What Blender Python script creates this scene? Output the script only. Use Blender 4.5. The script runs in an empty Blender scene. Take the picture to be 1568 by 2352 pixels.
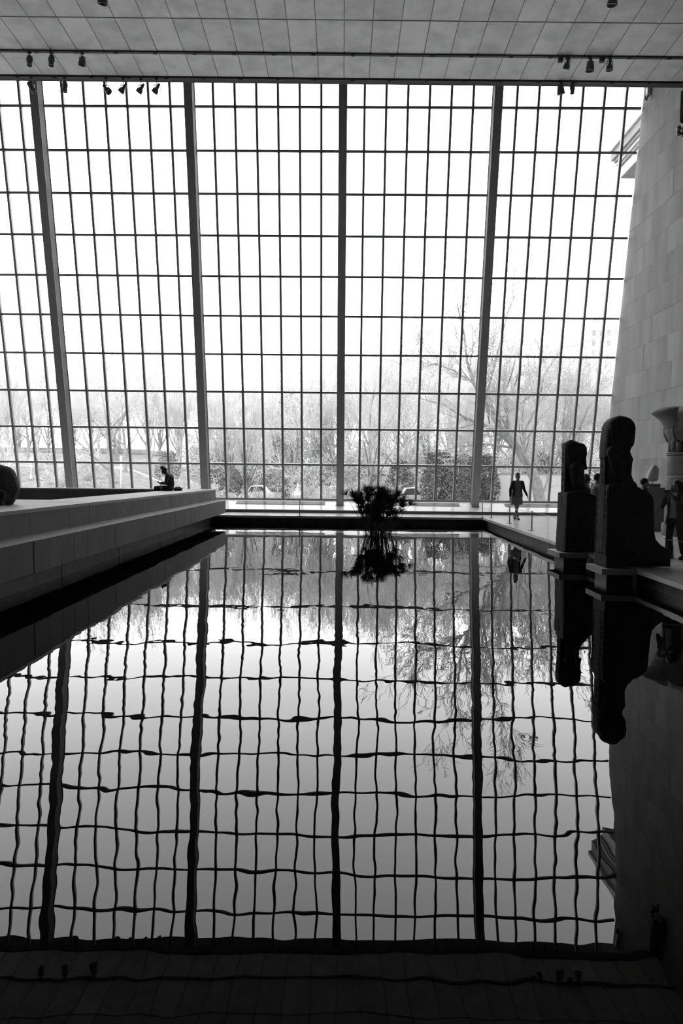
import bpy, bmesh, math, random
import numpy as np
from mathutils import Vector, Matrix
R = math.radians
rnd = random.Random(7)
sc = bpy.context.scene
col = sc.collection

# ------------------------------------------------------------------ camera
F, W, H = 1568.0, 1568, 2352
PITCH, ROLL, EYE = R(3.03), R(0.60), 1.55
CF = Vector((0, math.cos(PITCH), -math.sin(PITCH)))
U0 = Vector((0, math.sin(PITCH), math.cos(PITCH)))
R0 = Vector((1, 0, 0))
CR = R0 * math.cos(ROLL) + U0 * math.sin(ROLL)
CU = U0 * math.cos(ROLL) - R0 * math.sin(ROLL)
CAM = Vector((0, 0, EYE))
cam = bpy.data.cameras.new('camera')
cam.sensor_fit = 'HORIZONTAL'; cam.sensor_width = 24.0; cam.lens = 24.0 * F / W
cam.clip_end = 1000; cam.clip_start = 0.05
cam_o = bpy.data.objects.new('camera', cam); col.objects.link(cam_o)
cam_o.matrix_world = Matrix(((CR.x, CU.x, -CF.x, 0), (CR.y, CU.y, -CF.y, 0), (CR.z, CU.z, -CF.z, EYE), (0, 0, 0, 1)))
sc.camera = cam_o

# ------------------------------------------------------------------ sky, exposure
world = bpy.data.worlds.new('overcast_sky'); sc.world = world; world.use_nodes = True
bgn = world.node_tree.nodes['Background']
bgn.inputs['Color'].default_value = (1, 1, 1, 1); bgn.inputs['Strength'].default_value = 5.0
sc.view_settings.view_transform = 'Standard'; sc.view_settings.look = 'None'
sc.view_settings.exposure = 0.0; sc.view_settings.gamma = 1.0; sc.view_settings.use_curve_mapping = False
sc.cycles.max_bounces = 10; sc.cycles.diffuse_bounces = 5; sc.cycles.glossy_bounces = 5
sc.cycles.transparent_max_bounces = 16; sc.cycles.caustics_reflective = False; sc.cycles.caustics_refractive = False
sc.cycles.sample_clamp_indirect = 8.0
sc.cycles.use_denoising = True

WATER_Z = -0.28
YAW = R(-0.65)           # the glazed wall is turned a touch against the pool
LEAN = math.atan(0.198)  # and leans into the room

def at(px, py, Y):       # point on a sight line at distance Y down the room
    d = CF + CR * ((px - W / 2) / F) + CU * ((H / 2 - py) / F)
    return CAM + d * (Y / d.y)
def atz(px, py, z):      # point of a sight line on the level z
    d = CF + CR * ((px - W / 2) / F) + CU * ((H / 2 - py) / F)
    return CAM + d * ((z - EYE) / d.z)

# ------------------------------------------------------------------ materials
MATS = {}
def mat(name, v, rough=0.6, noise=0.0, nscale=6.0, metal=0.0, spec=0.5, bump=0.0, bscale=40.0, streak=False, emit=0.0, ior=1.45):
    if name in MATS: return MATS[name]
    m = bpy.data.materials.new(name); m.use_nodes = True
    nt = m.node_tree; b = nt.nodes['Principled BSDF']
    b.inputs['Base Color'].default_value = (v, v, v, 1); b.inputs['Roughness'].default_value = rough
    b.inputs['Metallic'].default_value = metal; b.inputs['Specular IOR Level'].default_value = spec; b.inputs['IOR'].default_value = ior
    if emit: b.inputs['Emission Color'].default_value = (1, 1, 1, 1); b.inputs['Emission Strength'].default_value = emit
    tc = nt.nodes.new('ShaderNodeTexCoord')
    oi = nt.nodes.new('ShaderNodeObjectInfo')
    if noise:
        n = nt.nodes.new('ShaderNodeTexNoise'); n.inputs['Scale'].default_value = nscale; n.inputs['Detail'].default_value = 5
        mp = nt.nodes.new('ShaderNodeMapping')
        if streak: mp.inputs['Scale'].default_value = (1, 1, 0.22)
        ad = nt.nodes.new('ShaderNodeVectorMath'); ad.operation = 'ADD'
        sc3 = nt.nodes.new('ShaderNodeVectorMath'); sc3.operation = 'SCALE'; sc3.inputs[0].default_value = (37, 53, 71)
        nt.links.new(oi.outputs['Random'], sc3.inputs['Scale'])
        nt.links.new(tc.outputs['Object'], mp.inputs['Vector']); nt.links.new(mp.outputs['Vector'], ad.inputs[0]); nt.links.new(sc3.outputs[0], ad.inputs[1])
        nt.links.new(ad.outputs[0], n.inputs['Vector'])
        mr = nt.nodes.new('ShaderNodeMapRange'); mr.inputs['From Min'].default_value = 0.3; mr.inputs['From Max'].default_value = 0.7
        mr.inputs['To Min'].default_value = v * (1 - noise); mr.inputs['To Max'].default_value = v * (1 + noise)
        nt.links.new(n.outputs['Fac'], mr.inputs['Value'])
        mu = nt.nodes.new('ShaderNodeMath'); mu.operation = 'MULTIPLY'
        rr = nt.nodes.new('ShaderNodeMapRange'); rr.inputs['To Min'].default_value = 1 - noise * 0.4; rr.inputs['To Max'].default_value = 1 + noise * 0.4
        nt.links.new(oi.outputs['Random'], rr.inputs['Value'])
        nt.links.new(mr.outputs[0], mu.inputs[0]); nt.links.new(rr.outputs[0], mu.inputs[1])
        cc = nt.nodes.new('ShaderNodeCombineColor')
        for k in range(3): nt.links.new(mu.outputs[0], cc.inputs[k])
        nt.links.new(cc.outputs[0], b.inputs['Base Color'])
    if bump:
        n2 = nt.nodes.new('ShaderNodeTexNoise'); n2.inputs['Scale'].default_value = bscale; n2.inputs['Detail'].default_value = 3
        bp = nt.nodes.new('ShaderNodeBump'); bp.inputs['Strength'].default_value = bump; bp.inputs['Distance'].default_value = 0.01
        nt.links.new(tc.outputs['Object'], n2.inputs['Vector']); nt.links.new(n2.outputs['Fac'], bp.inputs['Height']); nt.links.new(bp.outputs[0], b.inputs['Normal'])
    MATS[name] = m
    return m

M_steel = mat('dark grey painted steel', 0.34, 0.65)
M_steel_shade = mat('grey painted steel darkened as shade', 0.13, 0.7, spec=0.3)  # column sides and rear: shade put into the colour of the painted steel
M_matte = mat('matte black bracket paint', 0.008, 0.95, spec=0.05)
M_mull = mat('grey anodised mullion', 0.24, 0.4, spec=0.6)
M_ceil = mat('stippled ceiling panel', 0.86, 0.45, 0.17, 1.6, bump=0.15, bscale=60)
M_dark = mat('dark ceiling void', 0.06, 0.7)
M_rail = mat('dark track rail', 0.05, 0.5)
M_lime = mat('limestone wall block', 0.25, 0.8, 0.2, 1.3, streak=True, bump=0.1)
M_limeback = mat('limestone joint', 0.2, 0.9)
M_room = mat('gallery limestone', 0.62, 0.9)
M_floor = mat('polished pale stone floor', 0.52, 0.2, 0.06, 2.0, spec=0.5)
M_sillstone = mat('polished sill stone', 0.62, 0.22, 0.05, 2.0)
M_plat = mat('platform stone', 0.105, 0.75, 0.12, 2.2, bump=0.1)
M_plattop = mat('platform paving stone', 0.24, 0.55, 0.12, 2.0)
M_joint = mat('dark stone joint', 0.06, 0.9)
M_wet = mat('damp dark pool stone', 0.035, 0.45, 0.5, 3.0, bump=0.2)
M_gran = mat('dark granite', 0.028, 0.7, 0.3, 9.0, spec=0.12, bump=0.35, bscale=30)
M_slab = mat('statue plinth stone', 0.22, 0.55, 0.12, 3.0)
M_sand = mat('column sandstone', 0.13, 0.8, 0.2, 3.0, bump=0.25, bscale=18)
M_head = mat('pale carved stone', 0.42, 0.7, 0.2, 5.0)
M_case = mat('case plinth paint', 0.13, 0.6)
M_skin = mat('skin', 0.16, 0.55)
M_hair = mat('dark hair', 0.02, 0.6)
M_blackcloth = mat('black cloth', 0.02, 0.85, 0.3, 12)
M_darkcloth = mat('charcoal cloth', 0.035, 0.85, 0.3, 12)
M_greycloth = mat('mid grey cloth', 0.16, 0.85, 0.2, 12)
M_palecloth = mat('pale cloth', 0.25, 0.85, 0.1, 12)
M_black = mat('black plastic', 0.015, 0.35)
M_reed = mat('dark papyrus green', 0.012, 0.75)
M_lamp = mat('dark lamp housing', 0.06, 0.35, spec=0.6)
M_lens = mat('lamp lens', 0.4, 0.1)
M_lit = mat('lit lamp lens', 0.8, 0.2, emit=2.5)
M_rope = mat('pale barrier cord', 0.4, 0.8)
M_bark = mat('winter bark', 0.27, 0.9, 0.25, 4.0, bump=.6, bscale=14)
M_bark2 = mat('pale winter bark', 0.46, 0.9, 0.25, 4.0)
M_bark3 = mat('dark winter bark', 0.20, 0.9, 0.25, 4.0)
M_twig = mat('winter twigs', 0.56, 0.9)
M_leaf = mat('evergreen leaf', 0.20, 0.5, 0.7, 30)
M_soil = mat('winter grass and leaf litter', 0.17, 0.95, 0.35, 2.5)
M_paving = mat('pale park path', 0.55, 0.9)
M_parkwall = mat('park wall stone', 0.40, 0.9, 0.2, 3.0)
M_white = mat('white vehicle paint', 0.8, 0.4)
M_glassdark = mat('dark vehicle glass', 0.05, 0.1)
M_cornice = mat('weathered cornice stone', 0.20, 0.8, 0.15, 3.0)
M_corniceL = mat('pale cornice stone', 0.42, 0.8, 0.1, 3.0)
M_grille = mat('heating grille metal', 0.22, 0.4)

def glass_mat(name, tint, ior):
    m = bpy.data.materials.new(name); m.use_nodes = True; nt = m.node_tree; nt.nodes.clear()
    o = nt.nodes.new('ShaderNodeOutputMaterial'); mx = nt.nodes.new('ShaderNodeMixShader')
    t = nt.nodes.new('ShaderNodeBsdfTransparent'); t.inputs['Color'].default_value = (tint, tint, tint, 1)
    g = nt.nodes.new('ShaderNodeBsdfGlossy'); g.inputs['Roughness'].default_value = 0.01; g.inputs['Color'].default_value = (0.9, 0.9, 0.9, 1)
    f = nt.nodes.new('ShaderNodeFresnel'); f.inputs['IOR'].default_value = ior
    ge = nt.nodes.new('ShaderNodeNewGeometry'); sb = nt.nodes.new('ShaderNodeMath'); sb.operation = 'SUBTRACT'; sb.inputs[0].default_value = 1.0
    ml = nt.nodes.new('ShaderNodeMath'); ml.operation = 'MULTIPLY'
    nt.links.new(ge.outputs['Backfacing'], sb.inputs[1]); nt.links.new(sb.outputs[0], ml.inputs[0]); nt.links.new(f.outputs[0], ml.inputs[1])
    nt.links.new(ml.outputs[0], mx.inputs[0]); nt.links.new(t.outputs[0], mx.inputs[1]); nt.links.new(g.outputs[0], mx.inputs[2])
    nt.links.new(mx.outputs[0], o.inputs['Surface'])
    return m
M_pane = glass_mat('window glass', 0.97, 1.3)
M_caseglass = glass_mat('display case glass', 0.98, 1.8)
M_bottle = glass_mat('clear plastic', 0.75, 1.35)

def water_mat():
    m = bpy.data.materials.new('still dark water'); m.use_nodes = True; nt = m.node_tree; b = nt.nodes['Principled BSDF']
    b.inputs['Base Color'].default_value = (0.002, 0.002, 0.002, 1); b.inputs['Roughness'].default_value = 0.0
    b.inputs['IOR'].default_value = 1.25; b.inputs['Specular IOR Level'].default_value = 0.5
    tc = nt.nodes.new('ShaderNodeTexCoord')
    def nz(scale, stretch, detail):
        mp = nt.nodes.new('ShaderNodeMapping'); mp.inputs['Scale'].default_value = stretch
        n = nt.nodes.new('ShaderNodeTexNoise'); n.inputs['Scale'].default_value = scale; n.inputs['Detail'].default_value = detail; n.inputs['Roughness'].default_value = 0.4
        nt.links.new(tc.outputs['Object'], mp.inputs['Vector']); nt.links.new(mp.outputs[0], n.inputs['Vector'])
        return n.outputs['Fac']
    a, c, e = nz(0.75, (0.8, 0.8, 1), 0.0), nz(1.9, (1.1, 0.6, 1), 0.0), nz(8.0, (1.0, 0.7, 1), 0.0)
    def mul(x, k):
        q = nt.nodes.new('ShaderNodeMath'); q.operation = 'MULTIPLY'; q.inputs[1].default_value = k; nt.links.new(x, q.inputs[0]); return q.outputs[0]
    def add(x, y):
        q = nt.nodes.new('ShaderNodeMath'); q.operation = 'ADD'; nt.links.new(x, q.inputs[0]); nt.links.new(y, q.inputs[1]); return q.outputs[0]
    hgt = add(add(mul(a, 0.0048), mul(c, 0.0019)), mul(e, 0.00030))
    bp = nt.nodes.new('ShaderNodeBump'); bp.inputs['Strength'].default_value = 1.0; bp.inputs['Distance'].default_value = 1.0
    nt.links.new(hgt, bp.inputs['Height']); nt.links.new(bp.outputs[0], b.inputs['Normal'])
    return m
M_water = water_mat()

# ------------------------------------------------------------------ mesh helpers
class MB:
    def __init__(s): s.v = []; s.f = []
    def add(s, vs, fs):
        n = len(s.v); s.v += [tuple(v) for v in vs]; s.f += [tuple(i + n for i in f) for f in fs]; return s
    def box(s, x0, x1, y0, y1, z0, z1, M=None):
        vs = [Vector(p) for p in ((x0,y0,z0),(x1,y0,z0),(x1,y1,z0),(x0,y1,z0),(x0,y0,z1),(x1,y0,z1),(x1,y1,z1),(x0,y1,z1))]
        if M: vs = [M @ v for v in vs]
        return s.add(vs, ((0,3,2,1),(4,5,6,7),(0,1,5,4),(1,2,6,5),(2,3,7,6),(3,0,4,7)))
    def prism(s, poly, a0, a1, axis='y'):   # poly in the two other axes, in order
        n = len(poly)
        def P(p, a): return {'y': (p[0], a, p[1]), 'x': (a, p[0], p[1]), 'z': (p[0], p[1], a)}[axis]
        vs = [P(p, a0) for p in poly] + [P(p, a1) for p in poly]
        return s.add(vs, [tuple(range(n)), tuple(range(2*n-1, n-1, -1))] + [(i, i+n, (i+1) % n + n, (i+1) % n) for i in range(n)])
    def lens(s, poly, a0, a1, axis='y', p=2.6, layers=7, keep=0.0):   # a rounded slab with the outline poly at its middle
        cx = sum(q[0] for q in poly) / len(poly); cy = sum(q[1] for q in poly) / len(poly); n = len(poly)
        def P(q, a): return {'y': (q[0], a, q[1]), 'x': (a, q[0], q[1]), 'z': (q[0], q[1], a)}[axis]
        vs = []
        for k in range(layers):
            t = -1 + 2 * k / (layers - 1); t = max(-0.985, min(0.985, t))
            w = keep + (1 - keep) * (1 - abs(t) ** p) ** (1 / p); a = (a0 + a1) / 2 + t * (a1 - a0) / 2
            vs += [P((cx + (q[0]-cx) * w, cy + (q[1]-cy) * w), a) for q in poly]
        fs = [tuple(range(n)), tuple(range(n*layers-1, n*(layers-1)-1, -1))]
        for k in range(layers-1):
            fs += [(k*n+i, (k+1)*n+i, (k+1)*n+(i+1) % n, k*n+(i+1) % n) for i in range(n)]
        return s.add(vs, fs)
    def tube(s, p0, p1, r0, r1, n=10, cap=True):
        p0, p1 = Vector(p0), Vector(p1); d = (p1 - p0).normalized()
        a = d.cross(Vector((0,0,1)) if abs(d.z) < 0.9 else Vector((1,0,0))).normalized(); b = d.cross(a)
        vs = []
        for p, r in ((p0, r0), (p1, r1)):
            vs += [p + (a * math.cos(2*math.pi*i/n) + b * math.sin(2*math.pi*i/n)) * r for i in range(n)]
        fs = [(i, (i+1) % n, (i+1) % n + n, i+n) for i in range(n)]
        if cap: fs += [tuple(range(n-1, -1, -1)), tuple(range(n, 2*n))]
        return s.add(vs, fs)
    def cap(s, p0, p1, r0, r1, n=12, m=4):          # round cone
        p0, p1 = Vector(p0), Vector(p1); d = p1 - p0
        d = d.normalized() if d.length > 1e-6 else Vector((0,0,1))
        a = d.cross(Vector((0,0,1)) if abs(d.z) < 0.9 else Vector((1,0,0))).normalized(); b = d.cross(a)
        rings = [(p0, r0, -math.pi/2 * (1 - k/m)) for k in range(m+1)] + [(p1, r1, math.pi/2 * k/m) for k in range(m+1)]
        vs = []; fs = []
        for p, r, t in rings:
            c = max(math.cos(t), 0.02)
            vs += [p + d * (r * math.sin(t)) + (a * math.cos(2*math.pi*i/n) + b * math.sin(2*math.pi*i/n)) * (r * c) for i in range(n)]
        L = len(rings)
        for k in range(L-1): fs += [(k*n+i, k*n+(i+1) % n, (k+1)*n+(i+1) % n, (k+1)*n+i) for i in range(n)]
        fs += [tuple(range(n-1, -1, -1)), tuple(range((L-1)*n, L*n))]
        return s.add(vs, fs)
    def chain(s, pts, rs, n=12):
        for i in range(len(pts)-1): s.cap(pts[i], pts[i+1], rs[i], rs[i+1], n)
        return s
    def ell(s, c, r, rot=None, n=16, m=10):
        c = Vector(c); vs = []; fs = []
        for k in range(m+1):
            t = -math.pi/2 + math.pi * k/m; cz = max(math.cos(t), 0.02)
            for i in range(n):
                v = Vector((math.cos(2*math.pi*i/n)*cz*r[0], math.sin(2*math.pi*i/n)*cz*r[1], math.sin(t)*r[2]))
                if rot: v = rot @ v
                vs.append(c + v)
        for k in range(m): fs += [(k*n+i, k*n+(i+1) % n, (k+1)*n+(i+1) % n, (k+1)*n+i) for i in range(n)]
        fs += [tuple(range(n-1, -1, -1)), tuple(range(m*n, (m+1)*n))]
        return s.add(vs, fs)
    def lathe(s, prof, n=24, c=(0,0,0)):
        vs = []; fs = []
        for r, z in prof: vs += [(c[0] + max(r,1e-4)*math.cos(2*math.pi*i/n), c[1] + max(r,1e-4)*math.sin(2*math.pi*i/n), c[2]+z) for i in range(n)]
        L = len(prof)
        for k in range(L-1): fs += [(k*n+i, k*n+(i+1) % n, (k+1)*n+(i+1) % n, (k+1)*n+i) for i in range(n)]
        fs += [tuple(range(n-1, -1, -1)), tuple(range((L-1)*n, L*n))]
        return s.add(vs, fs)
    def rings(s, rgs):                               # list of equal-length closed rings, capped
        n = len(rgs[0]); vs = [p for r in rgs for p in r]; fs = []
        for k in range(len(rgs)-1): fs += [(k*n+i, k*n+(i+1) % n, (k+1)*n+(i+1) % n, (k+1)*n+i) for i in range(n)]
        fs += [tuple(range(n-1, -1, -1)), tuple(range((len(rgs)-1)*n, len(rgs)*n))]
        return s.add(vs, fs)
    def mesh(s, name, m=None, smooth=False):
        me = bpy.data.meshes.new(name); me.from_pydata(s.v, [], s.f)
        bm = bmesh.new(); bm.from_mesh(me); bmesh.ops.recalc_face_normals(bm, faces=bm.faces); bm.to_mesh(me); bm.free()
        if smooth: me.polygons.foreach_set('use_smooth', [True]*len(me.polygons))
        if m: me.materials.append(m)
        return me
    def build(s, name, m=None, parent=None, smooth=False):
        return link(name, s.mesh(name, m, smooth), parent)

def link(name, me, parent=None, loc=None, rot=None):
    o = bpy.data.objects.new(name, me); col.objects.link(o)
    if parent: o.parent = parent
    if loc is not None: o.location = loc
    if rot is not None: o.rotation_euler = rot
    return o
def empty(name, loc=(0,0,0), rot=(0,0,0)):
    return link(name, None, None, loc, rot)
def tag(o, label=None, cat=None, group=None, kind=None):
    if label: o['label'] = label
    if cat: o['category'] = cat
    if group: o['group'] = group
    if kind: o['kind'] = kind
    return o
def structure(o): o['kind'] = 'structure'; return o

def blob_mesh(mb, name, m, voxel=0.01, smooth=4, shrink=0.5):
    """fuse overlapping solids into one continuous skin"""
    tmp = bpy.data.objects.new('blob', mb.mesh('blob')); col.objects.link(tmp)
    a = tmp.modifiers.new('r', 'REMESH'); a.mode = 'VOXEL'; a.voxel_size = voxel; a.use_smooth_shade = True
    if smooth:
        b = tmp.modifiers.new('s', 'SMOOTH'); b.factor = shrink; b.iterations = smooth
    dg = bpy.context.evaluated_depsgraph_get()
    me = bpy.data.meshes.new_from_object(tmp.evaluated_get(dg)); me.name = name
    old = tmp.data; bpy.data.objects.remove(tmp); bpy.data.meshes.remove(old)
    me.materials.clear(); me.materials.append(m)
    me.polygons.foreach_set('use_smooth', [True]*len(me.polygons))
    return me
def blob(mb, name, m, parent=None, voxel=0.01, smooth=4, shrink=0.5):
    return link(name, blob_mesh(mb, name, m, voxel, smooth, shrink), parent)

def seg_mesh(name, segs, m, n=3):
    """many tapered twigs as one light mesh; segs rows: x0 y0 z0 x1 y1 z1 r0 r1"""
    S = np.array(segs, dtype=np.float64); N = len(S)
    if n >= 5:
        e_ = S[:, 3:6] - S[:, :3]; e_ /= np.maximum(np.linalg.norm(e_, axis=1, keepdims=True), 1e-9)
        S[:, 3:6] += e_ * S[:, 7:8] * .45; S[:, :3] -= e_ * S[:, 6:7] * .25
    p0, p1 = S[:, :3], S[:, 3:6]; d = p1 - p0; d /= np.maximum(np.linalg.norm(d, axis=1, keepdims=True), 1e-9)
    ref = np.where(np.abs(d[:, 2:3]) < 0.9, np.array([[0,0,1.0]]), np.array([[1.0,0,0]]))
    a = np.cross(d, ref); a /= np.linalg.norm(a, axis=1, keepdims=True); b = np.cross(d, a)
    V = np.empty((N, 2*n, 3))
    for i in range(n):
        t = 2*math.pi*i/n; o = a*math.cos(t) + b*math.sin(t)
        V[:, i] = p0 + o * S[:, 6:7]; V[:, n+i] = p1 + o * S[:, 7:8]
    base = (np.arange(N)*2*n)[:, None, None]
    q = np.array([[i, (i+1) % n, (i+1) % n + n, i+n] for i in range(n)])[None]
    Fc = (base + q).reshape(-1, 4)
    me = bpy.data.meshes.new(name); me.vertices.add(N*2*n); me.vertices.foreach_set('co', V.ravel())
    me.loops.add(Fc.size); me.loops.foreach_set('vertex_index', Fc.ravel().astype(np.int32))
    me.polygons.add(len(Fc)); me.polygons.foreach_set('loop_start', (np.arange(len(Fc))*4).astype(np.int32))
    me.polygons.foreach_set('use_smooth', np.ones(len(Fc), dtype=bool))
    me.update(calc_edges=True); me.validate(); me.materials.append(m)
    return me
def quad_mesh(name, quads, m):
    Q = np.asarray(quads, dtype=np.float64); N = len(Q)
    me = bpy.data.meshes.new(name); me.vertices.add(N*4); me.vertices.foreach_set('co', Q.ravel())
    me.loops.add(N*4); me.loops.foreach_set('vertex_index', np.arange(N*4, dtype=np.int32))
    me.polygons.add(N); me.polygons.foreach_set('loop_start', (np.arange(N)*4).astype(np.int32))
    me.update(calc_edges=True); me.validate(); me.materials.append(m)
    return me

# ================================================================== LARGE STRUCTURE
XWALL = 11.13           # stone wall on the far side of the statues
GY0, GZ0, ROWH, NROW = 29.5, 0.53, 1.52, 11
C3 = -0.07; BAY = 5.70; PW = BAY / 7
def glass_y(x, z): return GY0 - 0.198 * (z - GZ0) - 0.01135 * x
ZTOP = GZ0 + ROWH * NROW * math.cos(LEAN)

# floor round the pool (a frame of slabs)
fl = MB()
def edge_x(y): return 4.80 + (5.43 - 4.80) * y / 26.2      # pool edge under the statues
fl.prism([(-17.2, -12), (XWALL, -12), (XWALL, 1.0), (-17.2, 1.0)], -0.08, 0, 'z')
fl.prism([(edge_x(1.0), 1.0), (XWALL, 1.0), (XWALL, 30.2), (edge_x(26.1), 30.2), (edge_x(26.1), 26.1)], -0.08, 0, 'z')
fl.prism([(-17.2, 26.1), (edge_x(26.1), 26.1), (edge_x(26.1), 30.2), (-17.2, 30.2)], -0.08, 0, 'z')
fl.prism([(-17.2, 1.0), (-5.3, 1.0), (-5.3, 26.1), (-17.2, 26.1)], -0.08, 0, 'z')
structure(fl.build('floor', M_floor))

# pool basin: recessed dark walls, each stone of the near runs its own block
basin = empty('pool_basin'); tag(basin, 'dark damp stone basin wall below the floor around the pool', 'pool wall')
def basin_run(p, q, out, n):
    p, q, out = Vector(p), Vector(q), Vector(out)
    for i in range(n):
        a = p.lerp(q, i / n); b = p.lerp(q, (i + 1) / n); g = (q - p).normalized() * 0.006; k = rnd.uniform(0, 0.012)
        poly = [a + g - out*k, b - g - out*k, b - g + out*0.3, a + g + out*0.3]
        MB().prism([(v.x, v.y) for v in poly], -0.9, -0.082, 'z').build('stone_block', M_wet, basin)
MB().box(-5.5, 5.9, 0.6, 26.6, -1.0, -0.9).build('basin_floor', M_joint, basin)
for q_ in ((-5.6, -5.15, .4, 26.9), (5.8, 6.2, .4, 26.9), (-5.6, 6.2, 26.56, 26.9), (-5.6, 6.2, .4, .58)): MB().box(*q_, -1.0, -.081).build('basin_backing', M_joint, basin)
basin_run((-4.94, 0.9, 0), (-4.94, 26.25, 0), (-1, 0, 0), 16)
basin_run((edge_x(0.9) + .12, 0.9, 0), (edge_x(26.2) + .12, 26.25, 0), (1, 0, 0), 14)
basin_run((-4.94, 26.25, 0), (5.55, 26.25, 0), (0, 1, 0), 7)
basin_run((-4.94, 0.9, 0), (4.95, 0.9, 0), (0, -1, 0), 5)

# water
wt = MB().add([(-4.95, 0.88, 0), (5.6, 0.88, 0), (5.6, 26.28, 0), (-4.95, 26.28, 0)], [(0, 1, 2, 3)]).build('pool_water', M_water)
wt.location = (0, 0, WATER_Z); tag(wt, 'still dark pool water mirroring the glazed wall', 'water', kind='stuff')

# walls and ceilings the camera does not face
structure(MB().box(-17.5, XWALL + .6, -12.3, -12.0, -0.1, 18).build('wall_back', M_room))
structure(MB().box(-17.6, -17.25, -12, 30.2, -0.1, 18).build('wall_left', M_room))

# stone wall: slab behind, blocks in front, cut to the slope of the glass
def wall_cut(z): return glass_y(XWALL, z) - 0.02
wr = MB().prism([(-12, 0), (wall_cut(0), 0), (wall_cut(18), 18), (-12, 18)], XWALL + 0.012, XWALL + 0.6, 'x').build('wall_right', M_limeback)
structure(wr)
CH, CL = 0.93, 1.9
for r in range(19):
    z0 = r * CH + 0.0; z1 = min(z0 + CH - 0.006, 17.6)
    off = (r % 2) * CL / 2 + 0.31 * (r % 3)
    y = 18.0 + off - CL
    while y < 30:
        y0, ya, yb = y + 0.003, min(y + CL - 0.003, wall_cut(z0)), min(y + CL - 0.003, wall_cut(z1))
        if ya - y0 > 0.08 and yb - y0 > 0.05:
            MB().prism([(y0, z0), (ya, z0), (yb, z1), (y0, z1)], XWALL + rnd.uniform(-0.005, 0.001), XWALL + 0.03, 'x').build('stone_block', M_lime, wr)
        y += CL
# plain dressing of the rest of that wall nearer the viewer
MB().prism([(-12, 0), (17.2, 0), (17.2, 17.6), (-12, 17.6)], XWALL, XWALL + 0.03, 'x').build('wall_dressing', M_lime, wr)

# ceiling: dark slab, stippled panels below it, rails
CZ = 14.455
ce = MB().box(-17.3, XWALL, -12, 22.96, CZ + 0.02, CZ + 0.4).build('ceiling', mat('ceiling joint strip', .42, .7)); structure(ce)
rowsY = [22.92, 21.61, 20.06, 18.54, 17.0, 15.46]
for r in range(5):
    ya, yb = rowsY[r + 1] + 0.03, rowsY[r] - (0.05 if r in (0, 1, 3) else 0.03)
    pm = MB().box(0.014, PW - 0.014, ya, yb, 0, 0.019).mesh('ceiling_panel', M_ceil)
    k0 = int(math.floor((-17.2 - C3) / PW)) + 1
    for k in range(k0, 14):
        x = C3 + k * PW
        if x + PW > XWALL - .01:
            MB().box(x + .014, XWALL - .005, ya, yb, CZ, CZ + .019).build('ceiling_panel', M_ceil, ce); break
        link('ceiling_panel', pm, ce, (x, 0, CZ + rnd.uniform(-.004, .0)), (0, 0, 0))
MB().box(-17.2, XWALL - .01, -12, rowsY[5], CZ, CZ + .019).build('ceiling_field', M_ceil, ce)
for y in (22.96, 21.61, 18.54):
    MB().box(-17.2, XWALL - .005, y - .045, y + .045, CZ - .045, CZ + .05).build('track_rail', M_rail, ce)
    for k in range(0, 24):
        x = -16.8 + k * 1.21
        if x < XWALL - .3: MB().box(x, x + .12, y - .03, y + .03, CZ - .065, CZ - .044).build('rail_clip', M_black, ce)
structure(MB().box(-17.3, XWALL, 23.01, 23.25, CZ - .0, ZTOP + .3).build('trim_1', M_dark))
structure(MB().box(-17.3, XWALL + .6, 23.0, 27.2, ZTOP + .02, ZTOP + .32).build('trim_2', M_dark))

# ------------------------------------------------------------------ glazed wall
pane_me = MB().box(0.03, PW - 0.03, -0.006, 0.006, 0.03, ROWH - 0.03).mesh('pane', M_pane)
mull_me = MB().box(-0.044, 0.044, -0.10, 0.03, 0, ROWH * NROW).mesh('mullion', M_mull)
bars_me = MB().box(0.044, PW - 0.044, -0.07, 0.03, -0.041, 0.041).mesh('transom', M_mull)
for w in range(4):
    x0 = C3 + (w - 2) * BAY - BAY * 0
    root = empty('window_%d' % (w + 1)); structure(root)
    root.matrix_world = Matrix.Translation((x0 - 0, GY0 - 0.01135 * x0, GZ0)) @ Matrix.Rotation(YAW, 4, 'Z') @ Matrix.Rotation(LEAN, 4, 'X')
    for i in range(7):
        if x0 + i * PW > XWALL - .1: break
        last = x0 + (i + 1) * PW > XWALL
        link('mullion', mull_me, root, (i * PW, 0, 0))
        for j in range(NROW + 1):
            wid = (XWALL - .01 - x0 - i * PW) if last else PW
            if j < NROW:
                if last: MB().box(0.03, wid - 0.004, -0.006, 0.006, 0.03, ROWH - 0.03).build('pane', M_pane, root).location = (i * PW, 0, j * ROWH)
                else: link('pane', pane_me, root, (i * PW, 0, j * ROWH))
        for j in range(1, NROW + 1):
            if last: MB().box(0.044, wid - .004, -.07, .03, -.041, .041).build('transom', M_mull, root).location = (i * PW, 0, j * ROWH)
            else: link('transom', bars_me, root, (i * PW, 0, j * ROWH))
# westernmost bay, seen only at its edge
root = empty('window_5'); structure(root); x0 = C3 - 3 * BAY
root.matrix_world = Matrix.Translation((x0, GY0 - 0.01135 * x0, GZ0)) @ Matrix.Rotation(YAW, 4, 'Z') @ Matrix.Rotation(LEAN, 4, 'X')
for i in range(7):
    link('mullion', mull_me, root, (i * PW, 0, 0))
    for j in range(NROW + 1):
        if j < NROW: link('pane', pane_me, root, (i * PW, 0, j * ROWH))
        if j: link('transom', bars_me, root, (i * PW, 0, j * ROWH))

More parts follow.
